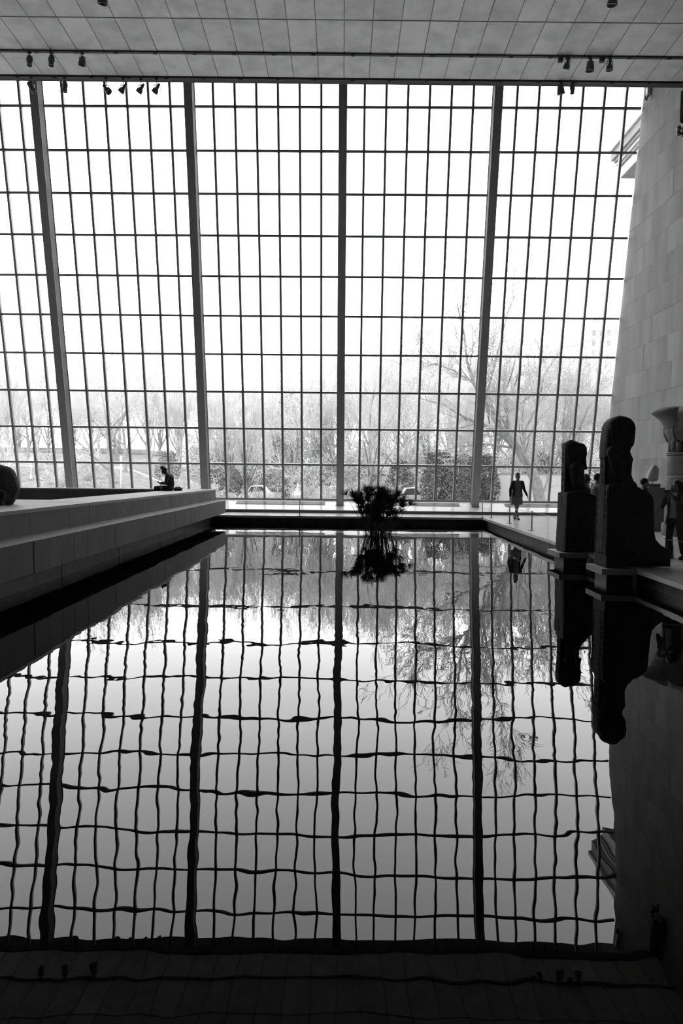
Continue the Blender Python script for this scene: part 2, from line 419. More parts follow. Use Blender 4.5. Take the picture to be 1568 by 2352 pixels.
# sloping heated sill with grilles, low riser, dark bottom rail
sill = empty('window_sill', (0, 0, 0), (0, 0, YAW)); structure(sill); sill.name = 'trim_3'
def slope_z(y): return 0.135 + (0.50 - 0.135) / (29.42 - 28.26) * (y - 28.26)
MB().prism([(28.26, 0), (28.26, .125), (28.28, .135), (29.42, .50), (29.9, .50), (29.9, 0)], -17.2, XWALL - .14, 'x').build('sill_body', M_sillstone, sill)
MB().box(-17.2, XWALL - .14, 28.245, 28.262, 0, .118).build('riser_face', mat('dark riser stone', .10, .6), sill)
MB().box(-17.2, XWALL - .14, 29.36, 29.5, .48, .56).build('bottom_rail', M_steel, sill)
for k in range(-3, 2):
    g = MB(); xa, xb = C3 + k * BAY + .95, C3 + (k + 1) * BAY - .95
    if xb > 10.2: xb = 10.2
    ang = math.atan((0.50 - .135) / 1.16)
    Mx = Matrix.Translation((0, 28.82, slope_z(28.82))) @ Matrix.Rotation(ang, 4, 'X')
    g.box(xa, xb, 0, .40, 0, .008, Mx); gr = g.build('heating_grille', M_grille, sill)
    for q in range(7): MB().box(xa + .02, xb - .02, .03 + q * .052, .055 + q * .052, .008, .016, Mx).build('grille_slat', M_mull, gr)

# leaning steel columns
order = ['first leaning steel column, partly behind the raised stone platform', 'second leaning steel column, rising past the end of the raised stone platform',
         'leaning steel column at the middle of the glazed wall, next to the papyrus', 'leaning steel column between the papyrus and the walking woman']
for k in range(4):
    x0 = C3 + (k - 2) * BAY
    root = empty('steel_column'); tag(root, order[k], 'column', kind='thing')
    yb = 28.8 - 0.01135 * x0
    root.matrix_world = Matrix.Translation((x0, yb, 0.30)) @ Matrix.Rotation(YAW, 4, 'Z') @ Matrix.Rotation(LEAN, 4, 'X')
    MB().box(-.155, .155, 0, .03, .0, 16.6).build('front_flange', M_steel, root)
    MB().box(-.135, .135, .03, .50, .0, 16.6).build('web_box', M_steel_shade, root)
    MB().box(-.155, .155, .50, .53, .12, 16.6).build('rear_flange', M_steel_shade, root)
    MB().box(-.19, .19, -.05, .3, -.03, .012).build('base_plate', M_steel, root)

# ------------------------------------------------------------------ raised stone platform (two tiers)
XU, XL = -4.97, -4.46
ZU, ZL, ZLB = 0.97, 0.56, 0.08
pl = empty('stone_platform'); tag(pl, 'raised two-tier stone platform along the side of the pool', 'platform')
def xdist(zx, X, yref): return -X * F / (784 - zx / 2.851)
ju = [xdist(z, XU, 0) for z in (188,450,585,728,850,967,1115,1215,1305,1380)]
ju = [2.0, 3.5, 5.0, 6.4, 7.6, 8.9] + [v for v in ju if v > 9.6] + [26.85]
jl = [xdist(z, XL, 0) for z in (112,215,315,400,482,570,637,698,752,808,895,945,985,1033,1072,1112,1150,1190,1250,1280,1362,1410)]
jl = [1.6, 2.4, 3.3, 4.2, 5.1, 6.0, 6.9, 7.7, 8.5] + [v for v in jl if v > 9.0] + [26.3]
MB().box(XU - 1.2, XU - .03, 1.8, 26.82, ZLB, ZU - .015).build('tier_core', M_joint, pl)
MB().box(-17.2, XU - 1.25, 1.8, 14.6, .02, ZU - .015).build('tier_core', M_joint, pl)
for a, b in zip(ju[:-1], ju[1:]):
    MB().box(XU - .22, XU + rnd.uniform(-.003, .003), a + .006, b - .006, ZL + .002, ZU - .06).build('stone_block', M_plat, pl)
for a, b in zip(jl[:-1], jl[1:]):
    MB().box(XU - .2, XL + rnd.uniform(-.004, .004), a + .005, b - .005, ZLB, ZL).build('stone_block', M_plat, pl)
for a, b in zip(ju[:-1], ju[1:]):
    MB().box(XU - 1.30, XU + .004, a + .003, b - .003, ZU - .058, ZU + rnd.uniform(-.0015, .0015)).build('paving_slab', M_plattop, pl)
for i in range(6):
    for j in range(5):
        MB().box(XU - 1.30 - 1.81 * (i + 1) + .004, XU - 1.30 - 1.81 * i - .004, 1.8 + j * 2.58 + .004, 1.8 + (j + 1) * 2.58 - .004, ZU - .058, ZU + rnd.uniform(-.0015, .0015)).build('paving_slab', M_plattop, pl)
for i in range(7):   # far arm closing the sunken court
    xa = XU - 1.30 - 1.5 * i
    MB().box(xa - 1.5 + .005, xa - .005, 26.0, 26.9, ZU - .06, ZU).build('paving_slab', M_plattop, pl)
    MB().box(xa - 1.5 + .005, xa - .005, 26.02 + rnd.uniform(0, .006), 26.3, .0, ZU - .062).build('stone_block', M_plat, pl)
MB().box(XU - 1.30, XU + .004, 26.855, 26.9, .06, ZU).build('end_stone', M_plat, pl)
MB().box(-17.2, XU - 1.25, 14.6, 26.05, 0.0, .03).build('court_floor', M_joint, pl)

# ------------------------------------------------------------------ seated statues on plinth slabs over the water
def Z3(zx, zy, D):      # outline point of the statue group at distance D, as X and height
    p = at(1168 + zx / 3.92, 900 + zy / 3.92, D); return (p.x, p.z)
GL = [  # simple carved signs, strokes in a unit cell (x0,y0,x1,y1)
    [(.2,.1,.8,.1),(.5,.1,.5,.9),(.3,.7,.7,.7)], [(.1,.5,.35,.7),(.35,.7,.6,.4),(.6,.4,.9,.65)], [(.2,.2,.8,.2),(.8,.2,.8,.8),(.8,.8,.2,.8),(.2,.8,.2,.2)],
    [(.5,.1,.5,.6),(.2,.6,.8,.6),(.35,.6,.5,.9),(.65,.6,.5,.9)], [(.15,.3,.85,.3),(.15,.55,.85,.55),(.3,.8,.7,.8)],
    [(.2,.15,.45,.45),(.45,.45,.75,.5),(.45,.45,.4,.85),(.4,.85,.65,.8),(.6,.5,.6,.1)], [(.3,.1,.3,.9),(.3,.9,.6,.75),(.6,.75,.3,.55)], [(.5,.15,.2,.5),(.2,.5,.5,.85),(.5,.85,.8,.5),(.8,.5,.5,.15)]]
def glyph_column(root, x, yc, z0, z1, w, cell, rr):
    mb = MB(); z = z1 - cell
    while z > z0:
        for (a, b, c, d) in rr.choice(GL):
            p = Vector((x, yc + (a - .5) * w, z + b * cell * .9)); q = Vector((x, yc + (c - .5) * w, z + d * cell * .9))
            mb.tube(p, q, .007, .007, 5)
        z -= cell
    mb.build('carved_signs', M_gran, root)['kind'] = 'stuff'
def statue(D, w, kind, label):
    root = empty('seated_statue'); tag(root, label, 'statue', 'seated stone statues over the pool')
    yc = D + w / 2; m = MB(); rr = random.Random(3 if kind == 'whole' else 9)
    Q = lambda *pts: [Z3(a, b, D + .02) for a, b in pts]          # outlines of the near side
    C_ = lambda *pts: [Z3(a, b, yc - .06) for a, b in pts]        # outlines of the figure on the axis
    N_ = lambda a, b: Z3(a, b, yc - .22)                          # points of the near arm and leg
    if kind == 'whole':
        xb = 4.595; zt = Z3(0, 838, D)[1]; zu = Z3(0, 602, yc)[1]
        throne = Q((892,840),(1080,800),(1165,850),(1290,925),(1306,965),(1306,1080),(1312,1270),(1326,1335),(1372,1385),(1420,1412),(1455,1432),(1455,1560),(885,1580))
        throne[0] = (xb, throne[0][1]); throne[-1] = (xb, .006)
        m.lens(throne, D, D + w, p=10, layers=9, keep=.84)
        m.box(xb, xb + .3, D + .01, D + w - .01, .006, zt); m.box(xb - .01, xb + .12, yc - .12, yc + .12, .25, zu)
        m.prism(Q((905,1440),(1452,1440),(1452,1572),(880,1580)), D, D + w)
        torso = C_((870,610),(885,540),(930,490),(1000,474),(1060,500),(1082,560),(1100,600),(1103,612),(1092,640),(1082,780),(1120,880),(880,880))
        m.lens(torso, yc - .25, yc + .25, p=3.4, layers=9, keep=.3)
        for s in (-1, 1):
            sh = N_(950, 545); el = N_(985, 745); hd = N_(1140, 850); y = yc + s * .225
            o_ = .13 if s > 0 else 0; m.ell((sh[0] + o_, y, sh[1]), (.13, .10, .12)); m.cap((sh[0] + o_, y, sh[1] - .02), (el[0] + o_ * .6, y + s*.01, el[1]), .115, .09); m.cap((el[0], y + s*.01, el[1]), (hd[0], yc + s*.15, hd[1] + .01), .085, .06)
            k = Z3(1268, 985, D); an = Z3(1280, 1380, D); to = Z3(1425, 1440, D); hp = Z3(980, 900, D)
            m.cap((hp[0], yc + s*.15, hp[1] - .06), (k[0] - .03, yc + s*.15, k[1]), .13, .115); m.cap((k[0] - .03, yc + s*.15, k[1]), (an[0], yc + s*.14, an[1]), .115, .08)
            m.cap((an[0], yc + s*.14, an[1] - .03), (to[0], yc + s*.15, to[1] - .02), .075, .05)
        wig = C_((846,600),(852,480),(862,390),(870,330),(888,272),(925,235),(985,213),(1040,220),(1085,240),(1115,272),(1128,312),(1125,385),(1122,415),(1112,480),(1085,515),(1075,545),(1060,600),(1030,520),(1000,500),(960,490),(920,510),(895,570),(880,605))
        m.lens(wig, yc - .23, yc + .23, p=3.4, layers=11, keep=.45)
        m.lens(C_((880,300),(1035,290),(1040,500),(885,500)), yc - .25, yc + .25, p=5, layers=7, keep=.6)
        fx, fz = C_((1105, 400))[0]
        m.ell((fx - .06, yc, fz), (.10, .13, .16)); m.ell((fx + .025, yc, fz - .02), (.03, .03, .045)); m.ell((fx, yc, fz - .09), (.045, .05, .02))
        for s in (-1, 1): m.ell((fx - .14, yc + s*.17, fz), (.05, .025, .06))
        blob(m, 'statue_body', M_gran, root, voxel=.0125, smooth=4)
        for k in (-1, 0, 1): glyph_column(root, xb - .002, yc + k * .17, .25, zt - .06, .12, .13, rr)
        glyph_column(root, xb - .012, yc, zt + .02, zu - .04, .16, .13, rr)
        for k in (-.255, -.085, .085, .255): MB().box(xb - .008, xb + .01, yc + k - .006, yc + k + .006, .22, zt - .05).build('carved_border', M_gran, root)
    else:
        xb = 4.69; zt = Z3(0, 908, D)[1]
        m.box(xb, xb + .35, D + .02, D + w - .02, .006, zt)
        slab = C_((497,463),(525,446),(562,430),(600,444),(640,462),(640,905),(500,905)); slab[0] = (xb, slab[0][1]); slab[-1] = (xb, slab[-1][1])
        m.lens(slab, yc - .13, yc + .13, p=9, layers=7, keep=.8)
        head = C_((505,470),(562,436),(640,460),(672,470),(690,500),(692,560),(682,600),(684,650),(696,702),(665,707),(645,700),(560,705),(508,690))
        m.lens(head, yc - .24, yc + .24, p=3.4, layers=9, keep=.4)
        m.lens(C_((530,640),(600,620),(650,660),(664,710),(660,800),(668,860),(700,910),(540,930)), yc - .27, yc + .27, p=3.2, layers=9, keep=.35)
        throne = Q((505,908),(640,885),(700,895),(790,935),(830,965),(842,1000),(842,1200),(850,1290),(880,1345),(940,1375),(960,1390),(960,1440),(500,1440))
        throne[0] = (xb, throne[0][1]); throne[-1] = (xb - .03, .006)
        m.lens(throne, D, D + w, p=10, layers=9, keep=.84)
        for s in (-1, 1):
            sh = N_(600, 690); el = N_(610, 830); hd = N_(720, 905); y = yc + s * .24
            m.ell((sh[0], y, sh[1]), (.13, .10, .12)); m.cap((sh[0], y, sh[1]), (el[0], y + s*.01, el[1]), .12, .09); m.cap((el[0], y + s*.01, el[1]), (hd[0], yc + s*.16, hd[1] + .02), .08, .06)
            k = Z3(815, 1000, D); an = Z3(825, 1320, D); hp = Z3(600, 930, D); to = Z3(930, 1400, D)
            m.cap((hp[0], yc + s*.16, hp[1] - .06), (k[0] - .05, yc + s*.16, k[1]), .14, .12); m.cap((k[0] - .05, yc + s*.16, k[1]), (an[0] - .03, yc + s*.15, an[1]), .12, .085)
            m.cap((an[0] - .03, yc + s*.15, an[1]), (to[0], yc + s*.16, to[1]), .08, .05)
        blob(m, 'statue_body', M_gran, root, voxel=.0135, smooth=3)
        glyph_column(root, xb - .002, yc, zt + .05, Z3(0, 520, yc)[1], .15, .14, rr)
        glyph_column(root, xb - .003, yc, .25, zt - .05, .22, .15, rr)
    return root
D2, W2, D1, W1 = 11.76, .60, 14.2, .66
statue(D2, W2, 'whole', 'tall dark seated statue with heavy smooth wig, nearer the viewer on its slab')
statue(D1, W1, 'worn', 'smaller dark seated statue with broken face and flat back slab, beyond the wigged one')
def plinth(x0, x1, y0, y1, label):
    p = empty('plinth'); tag(p, label, 'plinth')
    MB().box(x0, x1, y0, y1, -.105, -.002).build('slab', M_slab, p)
    MB().box(x0 + .13, x1, y0 + .12, y1 - .1, -.9, -.105).build('pedestal', M_wet, p)
sp = atz(1384, 1307, 0); sq = atz(1285, 1270, 0)
plinth(4.49, edge_x(11.9) - .003, 11.68, 12.44, 'thin stone slab over the water under the wigged statue')
plinth(4.53, edge_x(14.3) - .003, 14.1, 14.94, 'thin stone slab over the water under the broken-faced statue')

# ------------------------------------------------------------------ open-capital column beside the stone wall
def column_thing():
    D = 18.8; c = at(1577, 1229, D); c.z = 0
    root = empty('stone_column', c); tag(root, 'carved stone column with flaring flower capital beside the photographing woman', 'column')
    MB().lathe([(.64,0),(.66,.04),(.66,.30),(.62,.35)], 40).build('base_drum', M_sand, root, True)
    MB().lathe([(.585,.35),(.59,.38),(.58,1.61),(.57,1.63)], 40).build('shaft_drum', M_sand, root, True)
    MB().lathe([(.57,1.645),(.58,1.66),(.565,2.19),(.56,2.20)], 40).build('shaft_drum', M_sand, root, True)
    MB().lathe([(.56,2.205),(.585,2.215),(.585,2.245),(.57,2.25),(.585,2.255),(.585,2.29),(.56,2.295)], 40).build('neck_ring', M_sand, root, True)
    for k in range(16):
        a = 2 * math.pi * (k + .3) / 16
        MB().tube((.47*math.cos(a), .47*math.sin(a), 2.29), (.47*math.cos(a), .47*math.sin(a), 2.62), .085, .09, 10).build('stem', M_sand, root, True)
    MB().lathe([(.45,2.29),(.45,2.62)], 24).build('neck_core', M_sand, root, True)
    MB().lathe([(.54,2.58),(.58,2.66),(.64,2.78),(.67,2.88),(.66,2.92)], 40).build('calyx', M_sand, root, True)
    # flower bell breaking into four heavy drooping lips
    prof = [(.60,2.86,.0),(.66,2.92,.08),(.69,3.0,.18),(.74,3.10,.34),(.82,3.19,.55),(.93,3.27,.85),(1.0,3.315,1),(1.02,3.34,1),(1.0,3.38,1),(.93,3.44,.9),(.78,3.50,.7),(.6,3.52,.5),(.35,3.50,.2)]
    n = 120; rings = []
    for r, z, q in prof:
        ring = []
        for i in range(n):
            a = 2*math.pi*i/n; l = abs(math.cos(2 * (a - math.pi + .18))) ** .55
            rr = r * (1 - .36 * q * (1 - l)); zz = z + .05 * q * (l - .5)
            ring.append((rr*math.cos(a), rr*math.sin(a), zz))
        rings.append(ring)
    MB().rings(rings).build('capital', M_sand, root, True)
    for k in range(8):
        a = 2*math.pi*(k + .5)/8
        MB().chain([(.56*math.cos(a), .56*math.sin(a), 2.62), (.62*math.cos(a), .62*math.sin(a), 2.78), (.66*math.cos(a), .66*math.sin(a), 2.96)], [.05, .06, .03], 10).build('sepal', M_sand, root, True)
column_thing()

# ------------------------------------------------------------------ display case with a stone fragment
dc = empty('display_case', (9.05, 20.3, 0)); tag(dc, 'glass display case on a tall dark plinth by the stone wall', 'display case')
MB().box(0, .58, 0, .55, .02, 1.27).build('plinth', M_case, dc); MB().box(.02, .56, .02, .53, 0, .02).build('plinth_foot', M_joint, dc)
MB().box(-.012, .592, -.012, .562, 1.27, 1.30).build('plinth_top', M_case, dc)
for (a, b, c_, d_) in ((0, .006, 0, .55), (.574, .58, 0, .55), (0.006, .574, 0, .006), (0.006, .574, .544, .55)):
    MB().box(a, b, c_, d_, 1.302, 2.16).build('glass_side', M_caseglass, dc)
MB().box(0, .58, 0, .55, 2.16, 2.166).build('glass_lid', M_caseglass, dc)
fr = empty('stone_fragment', (9.05 + .30, 20.3 + .27, 1.30)); tag(fr, 'pale upright carved stone fragment on a pin inside the glass case', 'sculpture')
MB().box(-.17, .17, -.15, .15, .002, .11).build('block_base', M_case, fr); MB().tube((0, 0, .11), (0, 0, .2), .012, .012, 8).build('pin', M_steel, fr)
m = MB(); m.lens([(-.20,.22),(-.19,.30),(-.13,.47),(-.06,.62),(.0,.68),(.07,.67),(.13,.60),(.15,.57),(.155,.42),(.15,.25),(.10,.19),(.0,.18),(-.12,.19)], -.13, .13, p=3, keep=.3)
blob(m, 'carved_head', M_head, fr, voxel=.012, smooth=4)

# ------------------------------------------------------------------ papyrus in the pool
def papyrus():
    base = atz(868, 1226, WATER_Z); cx, cy = base.x, base.y
    root = empty('papyrus_plant', (cx, cy, WATER_Z)); tag(root, 'clump of dark papyrus stems with feathery heads standing in the pool', 'plant')
    rr = random.Random(5)
    ums = []
    for k in range(4):
        q = random.Random(40 + k); segs = []
        for i in range(80):
            th = q.uniform(0, 2*math.pi); el = math.acos(q.uniform(.55, .995)); L = q.uniform(.20, .34)
            d = Vector((math.sin(el)*math.cos(th), math.sin(el)*math.sin(th), math.cos(el))); mid = d * L * .6; tip = d * L + Vector((0, 0, -L * .12 * math.sin(el)))
            segs.append((0,0,0, *mid, .0034, .0030)); segs.append((*mid, *tip, .0030, .0008))
        ums.append(seg_mesh('umbel', segs, M_reed))
    spots = []
    for i in range(112):
        a = rr.uniform(0, 2*math.pi); r = math.sqrt(rr.random())
        b = Vector((.34*r*math.cos(a), .28*r*math.sin(a), -.25))
        hgt = (rr.uniform(.85, 1.42) if i % 10 < 7 else rr.uniform(.45, .85)) * (1 - .14 * r * r)
        k_ = .35 + .62 * hgt
        t = Vector((b.x * (1 + k_) + rr.gauss(0, .09), b.y * (1 + .6 * k_) + rr.gauss(0, .08), hgt))
        spots.append((b, t))
    wide = [(-.36, -1.02, 1.22), (-.36, -.80, 1.20), (-.34, -.72, 1.12), (-.33, -.62, .92), (-.33, -.55, .75), (.36, .98, .92), (.35, .76, .98), (.34, .80, 1.12), (.33, .70, .70), (-.3, -.66, 1.05), (.33, .74, .85)]
    for bx, tx, tz in wide: spots.append((Vector((bx, rr.uniform(-.15, .15), -.25)), Vector((tx, rr.uniform(-.2, .2), tz))))
    for b, t in spots:
        mid = b.lerp(t, .5) + Vector((-(t.x - b.x) * .10, 0, .02)); t = Vector(t)
        mb = MB().tube(b, mid, .0085, .0075, 5, False).tube(mid, t, .0075, .005, 5, False)
        st = mb.build('stem', M_reed, root, True)
        d = (t - mid).normalized(); um = link('umbel', rr.choice(ums), st, t)
        um.rotation_euler = (d.to_track_quat('Z', 'Y').to_matrix() @ Matrix.Rotation(rr.uniform(0, 6), 3, 'Z')).to_euler(); s = rr.uniform(.75, 1.12); um.scale = (s, s, s * 1.1)
papyrus()

# ------------------------------------------------------------------ barrier posts and cords
def post(px, py, ptop, label):
    b = atz(px, py, 0); root = empty('barrier_post', (b.x, b.y, 0)); tag(root, label, 'barrier post')
    D = b.y; hgt = (py - ptop) / F * D
    MB().tube((0, 0, .012), (0, 0, hgt - .02), .017, .015, 10).build('shaft', M_rail, root, True)
    MB().lathe([(.09, 0), (.09, .008), (.02, .014)], 20).build('base_plate', M_rail, root)
    MB().lathe([(.019, hgt - .03), (.021, hgt - .01), (.012, hgt)], 10).build('cap', M_black, root)
    return Vector((b.x, b.y, hgt - .03))
post(688, 1185, 1149, 'thin dark barrier post beside the raised platform, in front of the sill')
p1 = post(1107, 1188.5, 1155, 'thin barrier post at the far corner of the pool, standing nearest that corner')
p2 = post(1128, 1190, 1155, 'thin barrier post second from the far corner of the pool')
p3 = post(1169.5, 1202, 1163, 'thin barrier post just before the feet of the walking woman')
p4 = post(1220.6, 1218, 1173, 'thin barrier post between the walking woman and the broken-faced statue')
p6 = post(1527, 1300, 1234, 'barrier post at the feet of the wigged statue')
def cord(a, b, sag, label):
    segs = []; N = 14
    P = [a.lerp(b, i/N) - Vector((0, 0, sag * 4 * (i/N) * (1 - i/N))) for i in range(N+1)]
    mb = MB()
    for i in range(N): mb.tube(P[i], P[i+1], .006, .006, 6, False)
    tag(mb.build('rope_barrier', M_rope, None, True), label, 'rope')
p5 = atz(1262, 1228, 0); 
cord(p3, p4, .03, 'pale barrier cord strung in front of the walking woman')
cord(p4, Vector((5.75, 14.98, p4.z * .95)), .02, 'pale barrier cord running from the last post behind the broken-faced statue')
cord(p6, Vector((p6.x + 1.1, p6.y - 1.2, p6.z - .01)), .03, 'pale barrier cord by the feet of the photographing woman')
b7 = empty('barrier_post', (p6.x + 1.1, p6.y - 1.2, 0)); tag(b7, 'barrier post at the edge of the view near the photographing woman', 'barrier post')
MB().tube((0, 0, .012), (0, 0, p6.z + .01), .017, .015, 10).build('shaft', M_rail, b7, True); MB().lathe([(.09, 0), (.09, .008), (.02, .014)], 20).build('base_plate', M_rail, b7)

# ------------------------------------------------------------------ track spotlights
def spotlight(px, py, Y, style, tilt, turn, label, size=1.0, lit=False):
    p = at(px, py, Y); root = empty('track_spotlight', (p.x, Y, CZ - .045)); tag(root, label, 'spotlight', 'track spotlights under the ceiling')
    drop = max(.10, CZ - .045 - p.z)
    MB().box(-.05, .05, -.025, .025, -.05, 0).build('track_adapter', M_lamp, root)
    MB().tube((0, 0, -.05), (0, 0, -drop + .10 * size), .014, .014, 8).build('stem', M_lamp, root, True)
    y = MB()
    for s in (-1, 1): y.box(s*.085*size - .006, s*.085*size + .006, -.018, .018, -drop - .02, -drop + .11 * size)
    y.box(-.085*size, .085*size, -.018, .018, -drop + .10*size, -drop + .112*size); y.build('yoke', M_lamp, root)
    Rm = Matrix.Translation((0, 0, -drop)) @ Matrix.Rotation(turn, 4, 'Z') @ Matrix.Rotation(tilt, 4, 'X') @ Matrix.Scale(size, 4)
    if style == 'can': prof = [(.02,.17),(.06,.165),(.072,.15),(.072,-.13),(.078,-.135),(.078,-.15),(.066,-.15),(.064,-.12)]
    elif style == 'bell': prof = [(.015,.17),(.04,.165),(.045,.06),(.06,.0),(.10,-.06),(.105,-.14),(.11,-.145),(.11,-.155),(.096,-.155),(.09,-.10)]
    else: prof = [(.02,.14),(.05,.13),(.06,.08),(.095,.02),(.11,-.10),(.115,-.13),(.10,-.13),(.095,-.09)]
    b = MB().lathe(prof, 20).build('lamp_housing', M_lamp, root, True); b.matrix_local = Rm
    zl = prof[-1][1]; le = MB().lathe([(.001, zl + .005), (prof[-1][0], zl), (prof[-1][0], zl + .02)], 20).build('lens', M_lit if lit else M_lens, b, True)
YA, YB = 21.61, 22.96
spotlight(68, 140, YA, 'can', -.25, .2, 'short cylinder spotlight, first from the west end of the inner rail')
spotlight(118, 140, YA, 'can', -.12, -.2, 'short cylinder spotlight, second from the west end of the inner rail')
spotlight(189, 140, YA, 'par', .75, .5, 'wide round spotlight tilted toward the viewer, third on the inner rail')
spotlight(72, 201, YB, 'can', .55, -1.2, 'tilted can spotlight hanging over the first steel column')
spotlight(149, 200, YB, 'can', .0, 0, 'upright can spotlight hanging alone just right of the first steel column')
spotlight(244, 204, YB, 'bell', .75, -1.9, 'bell spotlight turned west, first of the four bells against the sky')
spotlight(283, 203, YB, 'bell', .8, 1.2, 'bell spotlight turned east, second of the four bells against the sky')
spotlight(324, 203, YB, 'bell', .8, 1.1, 'bell spotlight turned east, third of the four bells against the sky')
spotlight(360, 203, YB, 'bell', .85, 1.0, 'bell spotlight nearest the second steel column, last of the four bells')
spotlight(1303, 145, YA, 'bell', .5, .3, 'spotlight with a bright lens on the inner rail toward the stone wall', lit=True)
spotlight(1355, 151, YA, 'par', .1, .2, 'stout spotlight on the inner rail beside the one with the bright lens', 1.15)
spotlight(1400, 149, YA, 'bell', .15, .2, 'narrow-necked spotlight on the inner rail nearest the stone wall')
spotlight(1287, 205, YB, 'par', .35, -.6, 'stout tilted spotlight against the sky right of the fourth steel column', 1.15)
spotlight(1314, 205, YB, 'can', .0, 0, 'small upright can spotlight beside the stout tilted one', .9)
spotlight(236, -6, 18.54, 'par', .3, .5, 'spotlight cut by the top of the picture, west half of the ceiling', 1.2)
spotlight(1407, -3, 18.54, 'par', .2, .2, 'spotlight cut by the top of the picture, toward the stone wall', 1.2)
for px, lb in ((1287, 'small black transformer box hanging on the inner rail before the bright-lens spotlight'), (1382, 'small black transformer box on the inner rail before the narrow-necked spotlight')):
    p = at(px, 135, YA); o = MB().box(-.07, .07, -.05, .05, -.13, 0).tube((0, 0, -.01), (0, 0, .01), .02, .02, 8).build('transformer_box', M_black); o.location = (p.x, YA, CZ - .045); tag(o, lb, 'electrical box')

# wall bracket with small floodlights on the stone wall
def bracket(p, s, mm, label):
    root = empty('flood_bracket', p); tag(root, label, 'floodlight')
    MB().prism([(0, -.55*s), (-.30*s, -.40*s), (-.30*s, .55*s), (0, .8*s)], -.16*s, .16*s).build('bracket_box', mm, root)
    MB().tube((-.12*s, 0, -.48*s), (-.22*s, 0, -.68*s), .10*s, .09*s, 14).build('arm_collar', M_lens, root, True)
    for k, (dx, dy, dz) in enumerate(((-.28, -.08, -.74), (-.40, 0, -.68), (-.36, .10, -.78), (-.24, .08, -.82))):
        f = MB().ell((dx*s, dy*s, dz*s), (.075*s, .075*s, .085*s), n=12, m=8).build('flood_head', M_lamp, root, True)
        MB().ell(((dx-.04)*s, (dy-.03)*s, (dz-.05)*s), (.045*s, .045*s, .045*s), n=10, m=6).build('lens', M_lens, f, True)
q = at(1556, 245, 22.6); bracket((XWALL - .01, 22.6, q.z), 1.0, M_matte, 'black wall bracket carrying small floodlights, high on the stone wall')
bracket((XWALL - .01, 25.75, at(1478, 205, 25.75).z), .42, M_white, 'small floodlight cluster at the glass end of the stone wall')  # white bracket box: overexposed glare put into its colour

# ------------------------------------------------------------------ people
def V(*a): return Vector(a)
def head_parts(m, c, s=1.0, fwd=V(0,-1,0), up=V(0,0,1)):
    """skull, face and ears round the centre c, looking along fwd"""
    fwd = fwd.normalized(); rt = fwd.cross(up).normalized(); up = rt.cross(fwd)
    Mx = Matrix((rt, -fwd, up)).transposed()      # local x right, -y forward, z up
    P = lambda x, y, z: c + Mx @ V(x*s, y*s, z*s)
    m.ell(P(0, .012, .025), (.076*s, .094*s, .095*s), Mx); m.ell(P(0, -.028, -.045), (.058*s, .066*s, .075*s), Mx)
    m.ell(P(0, -.065, -.092), (.026*s, .026*s, .022*s), Mx)                     # chin
    m.cap(P(0, -.088, .01), P(0, -.112, -.03), .009*s, .014*s)                   # nose
    m.cap(P(-.035, -.082, .022), P(.035, -.082, .022), .014*s, .014*s)           # brow
    m.cap(P(-.02, -.09, -.06), P(.02, -.09, -.06), .009*s, .009*s)               # mouth
    for k in (-1, 1): m.ell(P(k*.078, .01, -.012), (.012*s, .022*s, .032*s), Mx)
    return P, Mx
def hand_parts(m, w, d, palm_n, s=1.0, curl=.5, thumb=1):
    """palm and five separate bent fingers from the wrist w along d"""
    d = d.normalized(); n = (palm_n - d * palm_n.dot(d)).normalized(); sd = d.cross(n)
    Mx = Matrix((sd, d, n)).transposed()
    m.ell(w + d*.045*s, (.040*s, .052*s, .017*s), Mx); m.cap(w - d*.01, w + d*.03*s, .025*s, .026*s)
    for k, (off, L) in enumerate(((-.030, .062), (-.010, .072), (.010, .068), (.029, .052))):
        a = w + d*.082*s + sd*off*s; c1 = (d*math.cos(curl*.6) + n*math.sin(curl*.6)); c2 = (d*math.cos(curl*1.6) + n*math.sin(curl*1.6))
        b = a + c1*L*.5*s; e = b + c2*L*.5*s
        m.chain([a - d*.03*s, a, b, e], [.0095*s, .0095*s, .009*s, .008*s], 8)
    a = w + d*.03*s + sd*thumb*-.034*s; b = a + (d*.7 - sd*thumb*.6 + n*.3).normalized()*.034*s; e = b + (d*.9 - sd*thumb*.1 + n*.35).normalized()*.028*s
    m.chain([a, b, e], [.0125*s, .011*s, .009*s], 8)
def limb(m, pts, rs): m.chain([Vector(p) for p in pts], rs)

